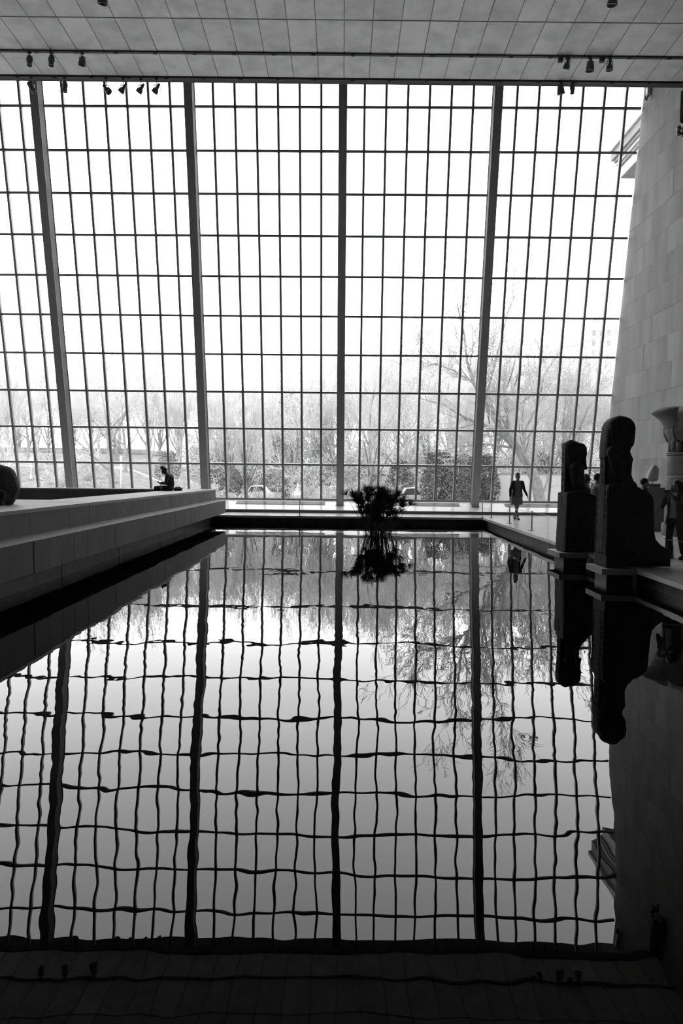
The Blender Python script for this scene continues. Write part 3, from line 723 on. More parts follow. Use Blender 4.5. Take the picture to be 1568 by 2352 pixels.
STAND = dict(pelvis=V(0,.0,.93), waist=V(0,.005,1.08), chest=V(0,.01,1.27), neck=V(0,.015,1.44), head=V(0,-.005,1.575),
             shR=V(-.17,.01,1.385), shL=V(.17,.01,1.385), elR=V(-.215,.03,1.10), elL=V(.215,.03,1.10), wrR=V(-.225,-.04,.86), wrL=V(.225,-.04,.86),
             hipR=V(-.09,0,.90), hipL=V(.09,0,.90), knR=V(-.095,-.01,.49), knL=V(.095,-.01,.49), anR=V(-.095,.03,.08), anL=V(.095,.03,.08),
             toR=V(-.105,-.13,.035), toL=V(.105,-.13,.035), look=V(0,-1,0), headup=V(0,0,1), hdR=None, hdL=None, pnR=None, pnL=None, curl=.5, hs=1.0, hand=1.0)
def figure(name, loc, rz, scale, pose, label, cat='person', clothes=(), hair='short', mats=None, voxel=.008):
    j = dict(STAND); j.update(pose); mats = mats or {}
    root = empty(name, loc, (0, 0, rz)); root.scale = (scale,)*3; tag(root, label, cat)
    m = MB()
    m.chain([j['pelvis'], j['waist'], j['chest']], [.125, .115, .13]); m.ell(j['chest'].lerp(j['neck'], .25), (.165, .10, .13)); m.ell(j['pelvis'], (.16, .115, .12))
    m.chain([j['chest'].lerp(j['neck'], .6), j['neck'], j['head'] - V(0,0,.03)], [.075, .056, .052])
    P, Mx = head_parts(m, j['head'], j['hs'], j['look'], j['headup'])
    for s in 'RL':
        limb(m, [j['chest'].lerp(j['neck'], .55), j['sh'+s], j['el'+s], j['wr'+s]], [.07, .058, .041, .027])
        hd = j['hd'+s] or (j['wr'+s] - j['el'+s]); pn = j['pn'+s] or V(1 if s == 'R' else -1, .2, 0)
        hand_parts(m, j['wr'+s], hd, pn, j['hand'], j['curl'], 1 if s == 'R' else -1)
        limb(m, [j['pelvis'], j['hip'+s], j['kn'+s], j['an'+s]], [.10, .092, .058, .040])
        limb(m, [j['an'+s], j['an'+s].lerp(j['to'+s], .5) , j['to'+s]], [.040, .036, .026]); 
    body = blob(m, 'body', mats.get('skin', M_skin), root, voxel, 3)
    for k in (-1, 1):
        MB().ell(P(k*.031*1, -.083, .0), (.012, .008, .009), Mx, 8, 6).build('eye', M_black, root, True)
    for c in clothes:
        g = MB()
        if c == 'jacket':
            g.chain([j['pelvis'].lerp(j['waist'], .2), j['waist'], j['chest']], [.135, .135, .15]); g.ell(j['chest'].lerp(j['neck'], .25), (.185, .118, .13)); g.ell(j['pelvis'].lerp(j['waist'], .1), (.175, .13, .10))
            for s in 'RL': limb(g, [j['chest'].lerp(j['neck'], .5), j['sh'+s], j['el'+s], j['el'+s].lerp(j['wr'+s], .9)], [.085, .074, .056, .043])
            blob(g, 'jacket', mats.get('jacket', M_blackcloth), root, .010, 4)
        elif c == 'shirt':
            g.chain([j['pelvis'], j['waist'], j['chest']], [.138, .128, .142]); g.ell(j['chest'].lerp(j['neck'], .25), (.176, .112, .125)); g.ell(j['pelvis'], (.172, .127, .10))
            for s in 'RL': limb(g, [j['chest'].lerp(j['neck'], .5), j['sh'+s], j['sh'+s].lerp(j['el'+s], .7)], [.08, .07, .058])
            blob(g, 'shirt', mats.get('shirt', M_darkcloth), root, .010, 4)
        elif c == 'trousers':
            g.ell(j['pelvis'], (.172, .128, .125))
            for s in 'RL': limb(g, [j['pelvis'], j['hip'+s], j['kn'+s], j['kn'+s].lerp(j['an'+s], .92)], [.11, .106, .073, .058])
            blob(g, 'trousers', mats.get('trousers', M_blackcloth), root, .010, 4)
        elif c == 'shoes':
            for s in 'RL':
                g2 = MB(); g2.chain([j['an'+s] + V(0,.035,-.04), j['an'+s].lerp(j['to'+s], .5), j['to'+s]], [.054, .054, .047]); g2.cap(j['an'+s] + V(0,0,.015), j['an'+s] + V(0,.01,-.03), .054, .054)
                blob(g2, 'shoe', mats.get('shoes', M_black), root, .008, 3)
    hm = MB(); hs = j['hs']
    if hair == 'short': hm.ell(P(0, .022, .035), (.086*hs, .098*hs, .098*hs), Mx)
    elif hair == 'bun': hm.ell(P(0, .022, .035), (.085*hs, .098*hs, .096*hs), Mx); hm.ell(P(0, .015, .125), (.062*hs, .06*hs, .045*hs), Mx); hm.ell(P(0, .07, .0), (.06*hs, .05*hs, .08*hs), Mx)
    elif hair == 'tall':
        hm.ell(P(0, .03, .03), (.084*hs, .094*hs, .098*hs), Mx)
        q = random.Random(2)
        for k in range(26):
            x, y = q.uniform(-.05, .05), q.uniform(-.045, .075); hm.cap(P(x, y, .09), P(x*1.1, y*.9 - .02, .155 + q.uniform(-.02, .03)), .024, .012, 6, 2)
    elif hair == 'long':
        hm.ell(P(0, .022, .035), (.09*hs, .10*hs, .10*hs), Mx)
        for k in range(11):
            a = math.pi * (k / 10) ; x, y = .085*math.cos(a), .03 + .075*math.sin(a)
            hm.chain([P(x, y, .03), P(x*1.2, y*1.15, -.12), P(x*1.3, y*1.25, -.32 - .03*(k % 3))], [.045, .06, .035], 8)
    if hair: blob(hm, 'hair', M_hair, root, .007, 2)
    return root, j, P, Mx

def open_jacket(root, j, m, rows, gap=38, sleeve=(.062, .066, .052, .042), frac=.9):
    """rows: height, half width, half depth, y centre; the front stays open by gap degrees either side"""
    g = MB(); n = 22; rgs = []
    for z, rx, ry, cy in rows:
        out, inn = [], []
        for i in range(n + 1):
            a = R(-90 + gap) + (2*math.pi - 2*R(gap)) * i / n
            out.append((rx*math.cos(a), cy + ry*math.sin(a), z)); inn.append(((rx-.026)*math.cos(a), cy + (ry-.026)*math.sin(a), z))
        rgs.append(out + inn[::-1])
    g.rings(rgs)
    for s in 'RL': limb(g, [j['chest'].lerp(j['neck'], .6) + V((-.07 if s == 'R' else .07), .02, .02), j['sh'+s], j['el'+s], j['el'+s].lerp(j['wr'+s], frac)], sleeve)
    blob(g, 'jacket', m, root, .009, 4)
# woman walking beside the pool
f = atz(1188, 1194, 0)
walk = dict(hipR=V(-.085,0,.90), hipL=V(.085,0,.90), knR=V(-.045,-.05,.49), knL=V(.03,.06,.48), anR=V(.005,-.09,.09), anL=V(-.03,.26,.10), toR=V(.012,-.24,.035), toL=V(-.045,.12,.035),
            shR=V(-.175,.01,1.38), shL=V(.175,.01,1.38), elR=V(-.25,.04,1.11), elL=V(.255,.05,1.12), wrR=V(-.265,-.03,.86), wrL=V(.36,.02,.90), look=V(.05,-1,-.05), curl=.6)
wo, j, P, Mx = figure('person', (f.x, f.y + .1, 0), R(-2), 1.0, walk, 'woman walking beside the pool in a dark open jacket and knee-length dress', clothes=('shoes',), hair='bun', mats={'skin': mat('walking woman skin', .12, .6)})  # her own even skin tone, a little darker than the shared one
g = MB(); n = 28
def ring(cx, cy, z, rx, ry): return [(cx + rx*math.cos(2*math.pi*i/n), cy + ry*math.sin(2*math.pi*i/n) + 0, z + .01*math.sin(6*math.pi*i/n)) for i in range(n)]
g.rings([ring(0,.01,1.43,.09,.08), ring(0,.01,1.37,.15,.115), ring(0,.0,1.25,.165,.135), ring(0,.0,1.08,.135,.125), ring(0,0,.95,.17,.14), ring(-.01,0,.80,.20,.155), ring(-.01,0,.60,.215,.165), ring(-.02,0,.56,.205,.16)])
g.build('dress', mat('grey dress cloth', .09, .85), wo, True)
open_jacket(wo, j, M_blackcloth, [(1.44,.085,.085,.02),(1.40,.15,.115,.02),(1.32,.185,.15,.01),(1.20,.185,.16,.01),(1.05,.175,.155,.01),(.92,.195,.165,.01),(.85,.205,.17,.01)])

# man seated on the platform looking at a phone (faces -X)
s0 = at(384, 1127, 23.6)
sit = dict(pelvis=V(0,.0,.10), waist=V(0,.03,.26), chest=V(0,-.01,.43), neck=V(0,-.085,.585), head=V(0,-.19,.69), look=V(0,-.85,-.62), headup=V(0,-.62,.85),
           shR=V(-.175,-.04,.53), shL=V(.175,-.04,.53), elR=V(-.22,-.10,.27), elL=V(.22,-.08,.26), wrR=V(-.10,-.31,.275), wrL=V(.09,-.30,.265),
           hdR=V(.25,-1,.15), hdL=V(-.25,-1,.15), pnR=V(.3,0,1), pnL=V(-.3,0,1),
           hipR=V(-.10,-.02,.09), hipL=V(.10,-.02,.09), knR=V(-.14,-.44,.10), knL=V(.14,-.44,.10), anR=V(-.13,-.46,-.33), anL=V(.13,-.47,-.33), toR=V(-.13,-.61,-.39), toL=V(.13,-.62,-.39), curl=.8)
sx = -5.94
man, j, P, Mx = figure('person', (sx, 23.6, ZU), R(-90), 1.0, sit, 'man with tall spiky hair sitting on the platform edge bent over a phone', clothes=('jacket', 'trousers', 'shoes'), hair='tall', mats={'jacket': M_darkcloth, 'skin': mat('dark skin', .05, .55)})
def tilted_box(name, c, size, rot, m, label, cat, extra=None):
    root = empty(name, c, rot); tag(root, label, cat)
    x, y, z = size; MB().box(-x/2, x/2, -y/2, y/2, -z/2, z/2).build('shell', m, root)
    MB().box(-x/2+.004, x/2-.004, -y/2+.004, y/2-.004, z/2, z/2+.001).build('screen', M_glassdark, root)
    MB().tube((x*.25, y*.40, -z/2 - .002), (x*.25, y*.40, -z/2), .006, .006, 8).build('camera_bump', M_black, root)
    return root
tilted_box('smartphone', (sx - .46, 23.6, ZU + .325), (.15, .075, .009), (0, R(20), 0), M_black, 'black smartphone in the hands of the seated man', 'phone')
def bottle(loc, label):
    root = empty('water_bottle', loc); tag(root, label, 'bottle')
    MB().lathe([(.02,.0),(.034,.004),(.035,.02),(.033,.06),(.035,.07),(.035,.14),(.030,.165),(.014,.195),(.013,.205)], 16).build('bottle_body', M_bottle, root, True)
    MB().lathe([(.015,.200),(.016,.203),(.016,.222),(.014,.225)], 12).build('cap', M_white, root, True)
    MB().lathe([(.0355,.075),(.0355,.135)], 16).build('paper_label', M_greycloth, root, True)
bb = at(369.5, 1128.6, 23.05); bottle((bb.x, 23.05, ZU + .001), 'small plastic water bottle standing on the platform beside the seated man')
def soft_bag(name, loc, dims, m, label, seed, cat='bag'):
    root = empty(name, loc); tag(root, label, cat); q = random.Random(seed); mb = MB()
    mb.ell((0, 0, dims[2]*.45), (dims[0]*.5, dims[1]*.5, dims[2]*.45)); mb.box(-dims[0]*.4, dims[0]*.4, -dims[1]*.35, dims[1]*.35, 0, dims[2]*.3)
    for k in range(7): mb.ell((q.uniform(-.4,.4)*dims[0], q.uniform(-.3,.3)*dims[1], q.uniform(.3,.8)*dims[2]), (dims[0]*.16, dims[1]*.2, dims[2]*.14))
    blob(mb, 'bag_body', m, root, .012, 3)
    st = MB(); N = 10
    for sgn in (-1, 1):
        P_ = [V(-dims[0]*.4 + dims[0]*.8*i/N, sgn*dims[1]*.2, dims[2]*(.6 + .42*math.sin(math.pi*i/N))) for i in range(N+1)]
        for i in range(N): st.tube(P_[i], P_[i+1], .011, .011, 6, False)
    st.build('strap', M_blackcloth, root, True)
    return root
soft_bag('handbag', (-5.70, 23.75, ZU + .002), (.34, .24, .13), M_darkcloth, 'crumpled dark bag lying behind the seated man', 4)

# person seen from behind, hunched on the platform at the picture's edge
hy = 12.2
hunch = dict(pelvis=V(0,.0,.12), waist=V(0,.10,.30), chest=V(0,.03,.50), neck=V(0,-.13,.66), head=V(0,-.25,.73), look=V(0,-.9,-.45), headup=V(0,-.45,.9),
             shR=V(-.17,-.08,.60), shL=V(.17,-.08,.60), elR=V(-.23,-.16,.33), elL=V(.23,-.14,.33), wrR=V(-.12,-.36,.25), wrL=V(.12,-.36,.25), hdR=V(.2,-1,-.1), hdL=V(-.2,-1,-.1), pnR=V(0,0,1), pnL=V(0,0,1),
             hipR=V(-.10,-.02,.10), hipL=V(.10,-.02,.10), knR=V(-.17,-.40,.36), knL=V(.17,-.40,.36), anR=V(-.12,-.62,.08), anL=V(.12,-.62,.08), toR=V(-.12,-.78,.04), toL=V(.12,-.78,.04))
hp = at(12, 1160, hy)
pr, j, P, Mx = figure('person', (-6.13, hy + .12, ZU), R(-78), 1.0, hunch, 'person in a baggy dark coat hunched on the platform, back turned to the viewer', clothes=('trousers', 'shoes'), hair='short')
g = MB(); g.chain([V(0,.04,.12), V(0,.11,.30), V(0,.05,.50), V(0,-.10,.62)], [.19,.20,.20,.13]); g.ell(V(0,.05,.42), (.25,.16,.26)); g.ell(V(0,.04,.16), (.24,.18,.15))
for s in 'RL': limb(g, [j['chest'].lerp(j['neck'], .5), j['sh'+s], j['el'+s], j['el'+s].lerp(j['wr'+s], .9)], [.11, .10, .085, .06])
blob(g, 'coat', mat('dark olive coat cloth', .075, .85, .25, 8), pr, .011, 5)
bp = soft_bag('backpack', (-6.08, hy - .26, ZU + .002), (.40, .26, .34), M_blackcloth, 'black backpack with loose straps on the platform behind the hunched person', 8, 'backpack')
MB().tube((.12,-.10,.26), (.19,-.12,.02), .010, .009, 6).tube((.19,-.12,.02), (.34,-.10,.008), .007, .006, 6).tube((.10,-.08,.24), (.235,-.02,.01), .012, .010, 6).build('loose_strap', M_blackcloth, bp, True)

# visitors among the statues
q1 = at(1344, 1130, 17.6); figure('person', (q1.x, 17.6, 0), R(62), .985, {}, 'man with short hair seen between the two statues, looking along the gallery', clothes=('shirt', 'trousers', 'shoes'), hair=None, mats={'shirt': M_greycloth, 'skin': mat('dark skin', .05, .55)})
q2 = at(1372, 1130, 16.6); figure('person', (q2.x, 16.6, 0), R(100), .985, {}, 'dark-haired visitor half hidden by the back pillar of the wigged statue', clothes=('shirt', 'trousers', 'shoes'), hair='short', mats={'shirt': mat('patterned dark cloth', .1, .8, .8, 18)})
q3 = at(1479, 1130, 16.0); figure('person', (q3.x, 16.0, 0), R(75), .925, dict(look=V(.1,-1,-.12)), 'dark-haired visitor whose head shows above the lap of the wigged statue', clothes=('jacket', 'trousers', 'shoes'), hair='short')
# woman taking a photograph
q4 = atz(1551, 1283, 0)
shoot = dict(elR=V(-.24,-.12,1.13), elL=V(.26,-.13,1.13), wrR=V(-.085,-.27,1.36), wrL=V(.085,-.27,1.36), hdR=V(.15,-.25,1), hdL=V(-.15,-.25,1), pnR=V(.9,-.1,0), pnL=V(-.9,-.1,0), curl=.7,
             hipR=V(-.09,0,.90), hipL=V(.09,0,.90), knR=V(-.12,-.02,.49), knL=V(.14,-.01,.49), anR=V(-.11,.03,.09), anL=V(.19,.03,.09), toR=V(-.13,-.12,.04), toL=V(.22,-.12,.04), look=V(0,-1,-.02))
wq, j, P, Mx = figure('person', (q4.x - .03, q4.y, 0), R(-58), .905, shoot, 'long-haired woman in a dark jacket over a pale top holding up a phone', clothes=('trousers',), hair='long', mats={'trousers': M_blackcloth, 'skin': mat('photographing woman skin', .13, .6)})  # even skin tone of this figure, slightly below the common value
open_jacket(wq, j, M_darkcloth, [(1.44,.085,.085,.02),(1.40,.15,.115,.02),(1.32,.185,.15,.01),(1.20,.185,.16,.01),(1.05,.18,.155,.01),(.90,.205,.17,.01),(.74,.24,.19,.01)], 30, frac=.8)
g = MB(); g.rings([ring(0,.0,1.42,.09,.08), ring(0,0,1.34,.13,.115), ring(0,0,1.2,.145,.125), ring(0,0,1.05,.13,.12), ring(0,0,.88,.16,.14)]); g.build('top', M_palecloth, wq, True)
for s in 'RL':
    g2 = MB(); g2.chain([j['an'+s] + V(0,.0,.16), j['an'+s] + V(0,.02,-.02)], [.062, .052]); g2.chain([j['an'+s] + V(0,.04,-.045), j['an'+s].lerp(j['to'+s], .5), j['to'+s]], [.054, .055, .048])
    for k in range(3): g2.ell(j['an'+s] + V(-.0,.05,.13 - k*.045), (.03, .03, .014))
    blob(g2, 'ankle_boot', M_black, wq, .008, 3)
rzz = R(-58); c, s_ = math.cos(rzz), math.sin(rzz); pl_ = V(0, -.335, 1.45) * .905
ph = tilted_box('smartphone', (q4.x - .03 + c*pl_.x - s_*pl_.y, q4.y + s_*pl_.x + c*pl_.y, pl_.z), (.15, .075, .009), (R(90), 0, rzz), mat('grey phone shell', .16, .4), 'grey smartphone held up by the long-haired woman', 'phone')

# ================================================================== OUTSIDE
def smooth(a, b, t): t = max(0, min(1, (t - a) / (b - a))); return t*t*(3 - 2*t)
def ground(x, y):      # grassy bank to the west, a sunken road and a far bank to the east
    xs = x * 50 / max(y, 30); e = smooth(-17, -9, xs)
    west = 2.35 * smooth(36, 58, y); mid = -.75 * smooth(31, 37, y) + (.75 + 1.5 - .9 * smooth(3, 9, xs)) * smooth(53, 70, y)
    return .12 + west * (1 - e) + mid * e + .025 * max(0, y - 62)
nx, ny = 70, 80; vs = []; fs = []
for jy in range(ny + 1):
    y = 29.95 + (jy / ny) ** 1.8 * 190
    for ix in range(nx + 1): x = (-1 + 2*ix/nx) * (40 + y * .75); vs.append((x, y, ground(x, y) if y > 30.2 else .1))
for jy in range(ny):
    for ix in range(nx): a = jy*(nx+1)+ix; fs.append((a, a+1, a+nx+2, a+nx+1))
gr = MB().add(vs, fs).build('park_ground', M_soil, None, True); structure(gr)
structure(MB().box(-17.2, 15.0, 30.22, 36.5, .0, .16).build('unseen_bounce_slab', mat('pale bounce slab', .62, .85, .08, 2.0)))  # added slab below the sight line, bounces daylight up onto the ceiling
# pale path on the bank and stone park wall with coping
def strip(name, x0, x1, y, w, h, m, n=24):
    mb = MB(); rg = []
    for i in range(n+1):
        x = x0 + (x1-x0)*i/n; z = ground(x, y); rg.append([(x, y, z-.2), (x, y+w, z-.2), (x, y+w, z+h), (x, y, z+h)])
    return mb.rings(rg).build(name, m)
structure(strip('park_path', -34, -8.5, 52, .5, .10, M_paving)); 
pw = empty('park_wall', (0, 0, 0)); tag(pw, 'long low stone park wall with darker coping beyond the trees', 'wall', kind='thing')
x = -46
while x < -17.5:
    L = rnd.uniform(1.2, 1.8); z = ground(x, 70); MB().box(x, x+L-.03, 70+rnd.uniform(-.03,.03), 70.6, z-.3, z+1.0).build('wall_stone', M_parkwall, pw)
    MB().box(x, x+L-.02, 69.9, 70.7, z+1.0, z+1.45).build('coping_stone', mat('dark coping stone', .24, .9, .3, 3), pw); x += L
def lamp_post(px, ytop, Y, label, head=True):
    p = at(px, 1100, Y); z = ground(p.x, Y); t = at(px, ytop, Y); root = empty('park_lamp_post', (p.x, Y, z)); tag(root, label, 'lamp post')
    hgt = t.z - z
    MB().tube((0,0,-.1), (0,0,hgt), .055, .045, 8).build('post', M_white, root, True); MB().lathe([(.10,0),(.09,.25),(.05,.3)], 10).build('post_base', M_white, root)
    if head: MB().lathe([(.05,hgt),(.13,hgt+.05),(.15,hgt+.28),(.09,hgt+.36),(.02,hgt+.42)], 12).build('lantern', M_white, root, True)
lamp_post(278, 1047, 40, 'slim white post on the grassy bank behind the seated man', False)
lamp_post(72, 1064, 46, 'short white post by the path near the hunched person', True)
# white van, parked cars, picket fence and white kiosk
def box_truck():
    a = at(1131, 1150, 45); b = at(1295, 1150, 45); z0 = ground(a.x + 2, 45.5); root = empty('box_truck', (a.x, 45, z0)); root.scale = (1, 1, 1); tag(root, 'large white box truck parked behind the walking woman', 'truck')
    L = b.x - a.x; Ht = 1.82 - z0; root.scale = (1, 1, 1)
    cb = MB().box(0, L, 0, 2.2, .50, Ht - .08).build('cargo_box', M_white, root); MB().box(-.02, L+.02, -.02, 2.22, Ht - .075, Ht).build('top_rail', M_corniceL, root)
    for k in range(1, 4): MB().box(L*k/4-.012, L*k/4+.012, -.010, 0, .52, Ht - .1).build('panel_seam', M_white, cb)
    MB().box(-.9, -.04, .1, 2.1, .5, Ht - .2).build('cab', M_white, root); MB().box(-.92, -.5, .05, 2.15, Ht - .8, Ht - .35).build('cab_window', M_glassdark, root)
    for x in (-.4, 1.0, L-1.0): MB().tube((x, .08, .36), (x, .33, .36), .36, .36, 20).build('wheel', M_black, root)
    MB().box(-.9, L, .35, 2.0, .42, .50).build('chassis', M_black, root)
box_truck()
def car(px0, px1, Y, label):
    a, b = at(px0, 1120, Y), at(px1, 1120, Y); z = ground((a.x+b.x)/2, Y); L = b.x - a.x; root = empty('parked_car', (a.x, Y, z)); tag(root, label, 'car', 'white vehicles parked beyond the glass')
    k = L / 4.4
    prof = [(0,.35),(.02,.75),(.15,.85),(.95,.95),(1.5,1.42),(2.9,1.45),(3.6,1.0),(4.3,.9),(4.4,.5),(4.35,.3)]
    MB().prism([(x*k, h) for x, h in prof], 0, 1.75).build('car_body', M_white, root)
    MB().prism([(x*k, h) for x, h in [(1.12,.97),(1.55,1.37),(2.85,1.40),(3.4,1.0)]], -.01, 1.76).build('side_window', M_glassdark, root)
    for x in (.85, 3.5): MB().tube((x*k, -.02, .31), (x*k, .2, .31), .31, .31, 18).build('wheel', M_black, root)
car(905, 985, 45, 'white car parked beyond the glass right of the papyrus head')
car(988, 1068, 46, 'white car parked beyond the glass, left of the fourth steel column')
car(728, 808, 47, 'white car parked beyond the glass behind the papyrus and middle column')
car(548, 630, 47, 'white car parked beyond the glass left of the white kiosk')
kp = at(683, 1141, 47); kz = ground(kp.x, 47); ki = empty('white_kiosk', (kp.x, 47, kz)); ki.scale = (.5, .5, .95); tag(ki, 'small white kiosk with pointed roof beyond the picket fence', 'kiosk')
MB().box(-.5, .5, 0, 1.0, 0, .85).build('kiosk_body', M_white, ki); MB().lathe([(.78,.85),(.42,1.15),(.12,1.5),(.10,1.62),(.02,1.75)], 4, (0,.5,0)).build('pointed_roof', M_white, ki); MB().box(-.22, .22, -.02, 0, .05, .5).build('hatch', M_parkwall, ki)
pf = empty('picket_fence'); tag(pf, 'thin dark picket fence beyond the glass near the white kiosk', 'fence')
a = at(612, 1140, 44); b = at(775, 1140, 44); k = 0; x = a.x
while x < b.x: z = ground(x, 44); MB().tube((x, 44, z-.1), (x, 44, z+1.5), .016, .013, 6).build('picket', M_parkwall, pf); x += .115
MB().box(a.x, b.x, 43.99, 44.01, ground(0,44)+.15, ground(0,44)+.19).build('fence_rail', M_parkwall, pf); MB().box(a.x, b.x, 43.99, 44.01, ground(0,44)+1.35, ground(0,44)+1.39).build('fence_rail', M_parkwall, pf)

# museum wing with heavy cornice, outside beyond the stone wall
cp = at(1424, 410, 36); mw = empty('museum_wing', (0, 0, 0)); tag(mw, 'neighbouring stone wing with heavy moulded cornice high above the glass', 'building')
xs, zs = cp.x, cp.z
MB().box(xs + 1.6, xs + 14, 31.5, 35.2, 0, zs).build('wing_wall', M_cornice, mw)
MB().box(xs, xs + 14, 30.6, 36, zs, zs + .05).build('soffit', M_cornice, mw)
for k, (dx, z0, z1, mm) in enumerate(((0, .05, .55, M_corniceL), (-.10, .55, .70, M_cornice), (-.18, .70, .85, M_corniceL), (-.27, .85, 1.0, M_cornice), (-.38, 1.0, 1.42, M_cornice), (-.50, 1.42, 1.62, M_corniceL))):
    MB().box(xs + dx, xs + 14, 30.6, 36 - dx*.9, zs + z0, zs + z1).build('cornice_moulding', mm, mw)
# distant tower block
tp = at(1406, 780, 150); tb = empty('distant_tower', (tp.x, 150, 0)); tag(tb, 'pale tower block far behind the trees, next to the stone wall', 'building')
MB().box(-5, .3, 0, 8, 0, tp.z + 4).build('tower_body', M_white, tb); MB().box(-7.5, -5, 1, 8, 0, tp.z + .5).build('tower_wing', M_white, tb)
for i in range(5):
    for k in range(3): MB().box(-4.4 + k*1.6, -3.6 + k*1.6, -.06, 0, tp.z - i*2.2 + .8, tp.z - i*2.2 + 2).build('window', M_cornice, tb)

# ------------------------------------------------------------------ bare winter trees
def grow_tree(seed, H, kids, ang=(25, 50), up=.12, lead=.75, wob=.16, twig=.013, trunk_r=None):
    q = random.Random(seed); big, fine = [], []
    def rv(): return V(q.gauss(0,1), q.gauss(0,1), q.gauss(0,1)).normalized()
    def go(p, d, L, r, lev):
        last = lev == len(kids); ns = 1 if last else (2 if lev == len(kids)-1 else (4 if lev else 6))
        r1 = r * (.35 if lev else .45); pts = [p]; 
        for i in range(ns):
            d = (d + rv()*wob*(1 if lev else .5) + V(0,0,up)).normalized(); e = p + d*(L/ns)
            ra, rb = r + (r1-r)*i/ns, r + (r1-r)*(i+1)/ns
            (big if lev < 2 else fine).append((*p, *e, ra, rb)); p = e; pts.append((p, d, rb))
        if last: return
        n = kids[lev]
        for c in range(n):
            t = q.uniform(.30 if lev else .28, 1.0) if c else 1.0
            k = min(ns-1, int(t*ns)); a = pts[k] if k else pts[1]; b = pts[k+1] if k+1 < len(pts) else pts[-1]
            pa = a[0] if not isinstance(a, Vector) else a; fr = t*ns-k; pos = pa.lerp(b[0], max(0, min(1, fr))) if k else pts[1][0]
            dd = b[1]; ax = dd.cross(rv()).normalized(); an = R(q.uniform(*ang)) * (.45 if c == 0 else 1)
            nd = Matrix.Rotation(an, 3, ax) @ dd
            go(pos, nd, L * q.uniform(.45, .72) * (1 - .25*t*(lev == 0)), max(twig, b[2] * q.uniform(.55, .85)), lev+1)
    go(V(0,0,-.3), V(q.gauss(0,.06), q.gauss(0,.06), 1).normalized(), H*lead*.62, trunk_r or H*.018, 0)
    return big, fine
def tree_proto(seed, H, **kw):
    b, f = grow_tree(seed, H, **kw); return b, f
protos = []
specs = [dict(kids=(8,5,5,4,3)), dict(kids=(9,5,5,4,3), ang=(18,38), up=.16), dict(kids=(7,6,5,4,3), ang=(30,58), up=.08), dict(kids=(9,6,4,4,3), ang=(20,42), up=.2), dict(kids=(6,6,6,4,3), ang=(28,55), wob=.22)]
for i, sp_ in enumerate(specs):
    b, f = grow_tree(100 + i, 12.0, **sp_); mk = (M_bark, M_bark2, M_bark, M_bark3, M_bark)[i]
    zmax = max(max(s[5] for s in f), .1)
    protos.append((seg_mesh('trunk_and_limbs', b, mk, 6), seg_mesh('twigs', f, M_twig, 3), zmax))
def place_tree(k, x, y, height, rz, label, group):
    tm, fm, zm = protos[k]; s = height / zm; root = empty('bare_tree', (x, y, ground(x, y)), (0, 0, rz)); root.scale = (s, s, s)
    tag(root, label, 'tree', group); link('trunk', tm, root); w_ = link('twigs', fm, root); w_['kind'] = 'stuff'
tr = random.Random(21)
def top_y(px):  # skyline of the thicket in the photograph
    K = [(-150,770),(0,775),(60,770),(200,800),(300,770),(360,790),(420,830),(520,800),(580,850),(640,820),(720,790),(800,765),(900,770),(1000,750),(1120,770),(1250,760),(1350,745),(1450,760),(1600,760)]
    for (a, u), (b, v) in zip(K[:-1], K[1:]):
        if a <= px <= b: return u + (v-u)*(px-a)/(b-a)
    return 770
ORD = ['first', 'second', 'third', 'fourth', 'fifth', 'sixth', 'seventh']
def behind(x, y):          # which pane of the glazed wall a thing outside shows through
    xg = x * GY0 / y - C3; b = math.floor(xg / BAY); p = int((xg - b * BAY) / PW)
    ref = {-3: 'before the first', -2: 'after the first', -1: 'after the second', 0: 'after the third', 1: 'after the fourth'}[max(-3, min(1, b))]
    return ORD[min(6, max(0, p))] + ' pane ' + ref + ' steel column'
for row, (Y, step, lo) in enumerate(((55, 66, 30), (70, 58, 10), (92, 52, 0))):
    px = -120
    while px < 1520:
        xx = px + tr.uniform(-22, 22); yy = Y + tr.uniform(-5, 6); t = at(xx, top_y(xx) + tr.uniform(-10, 40) + lo, yy); w_ = ('near', 'middle', 'far')[row]
        lab = w_ + '-row bare tree behind the ' + behind(t.x, yy)
        place_tree(tr.randrange(5), t.x, yy, t.z - ground(t.x, yy), tr.uniform(0, 6.28), lab, w_ + '-row bare trees beyond the glass'); px += step
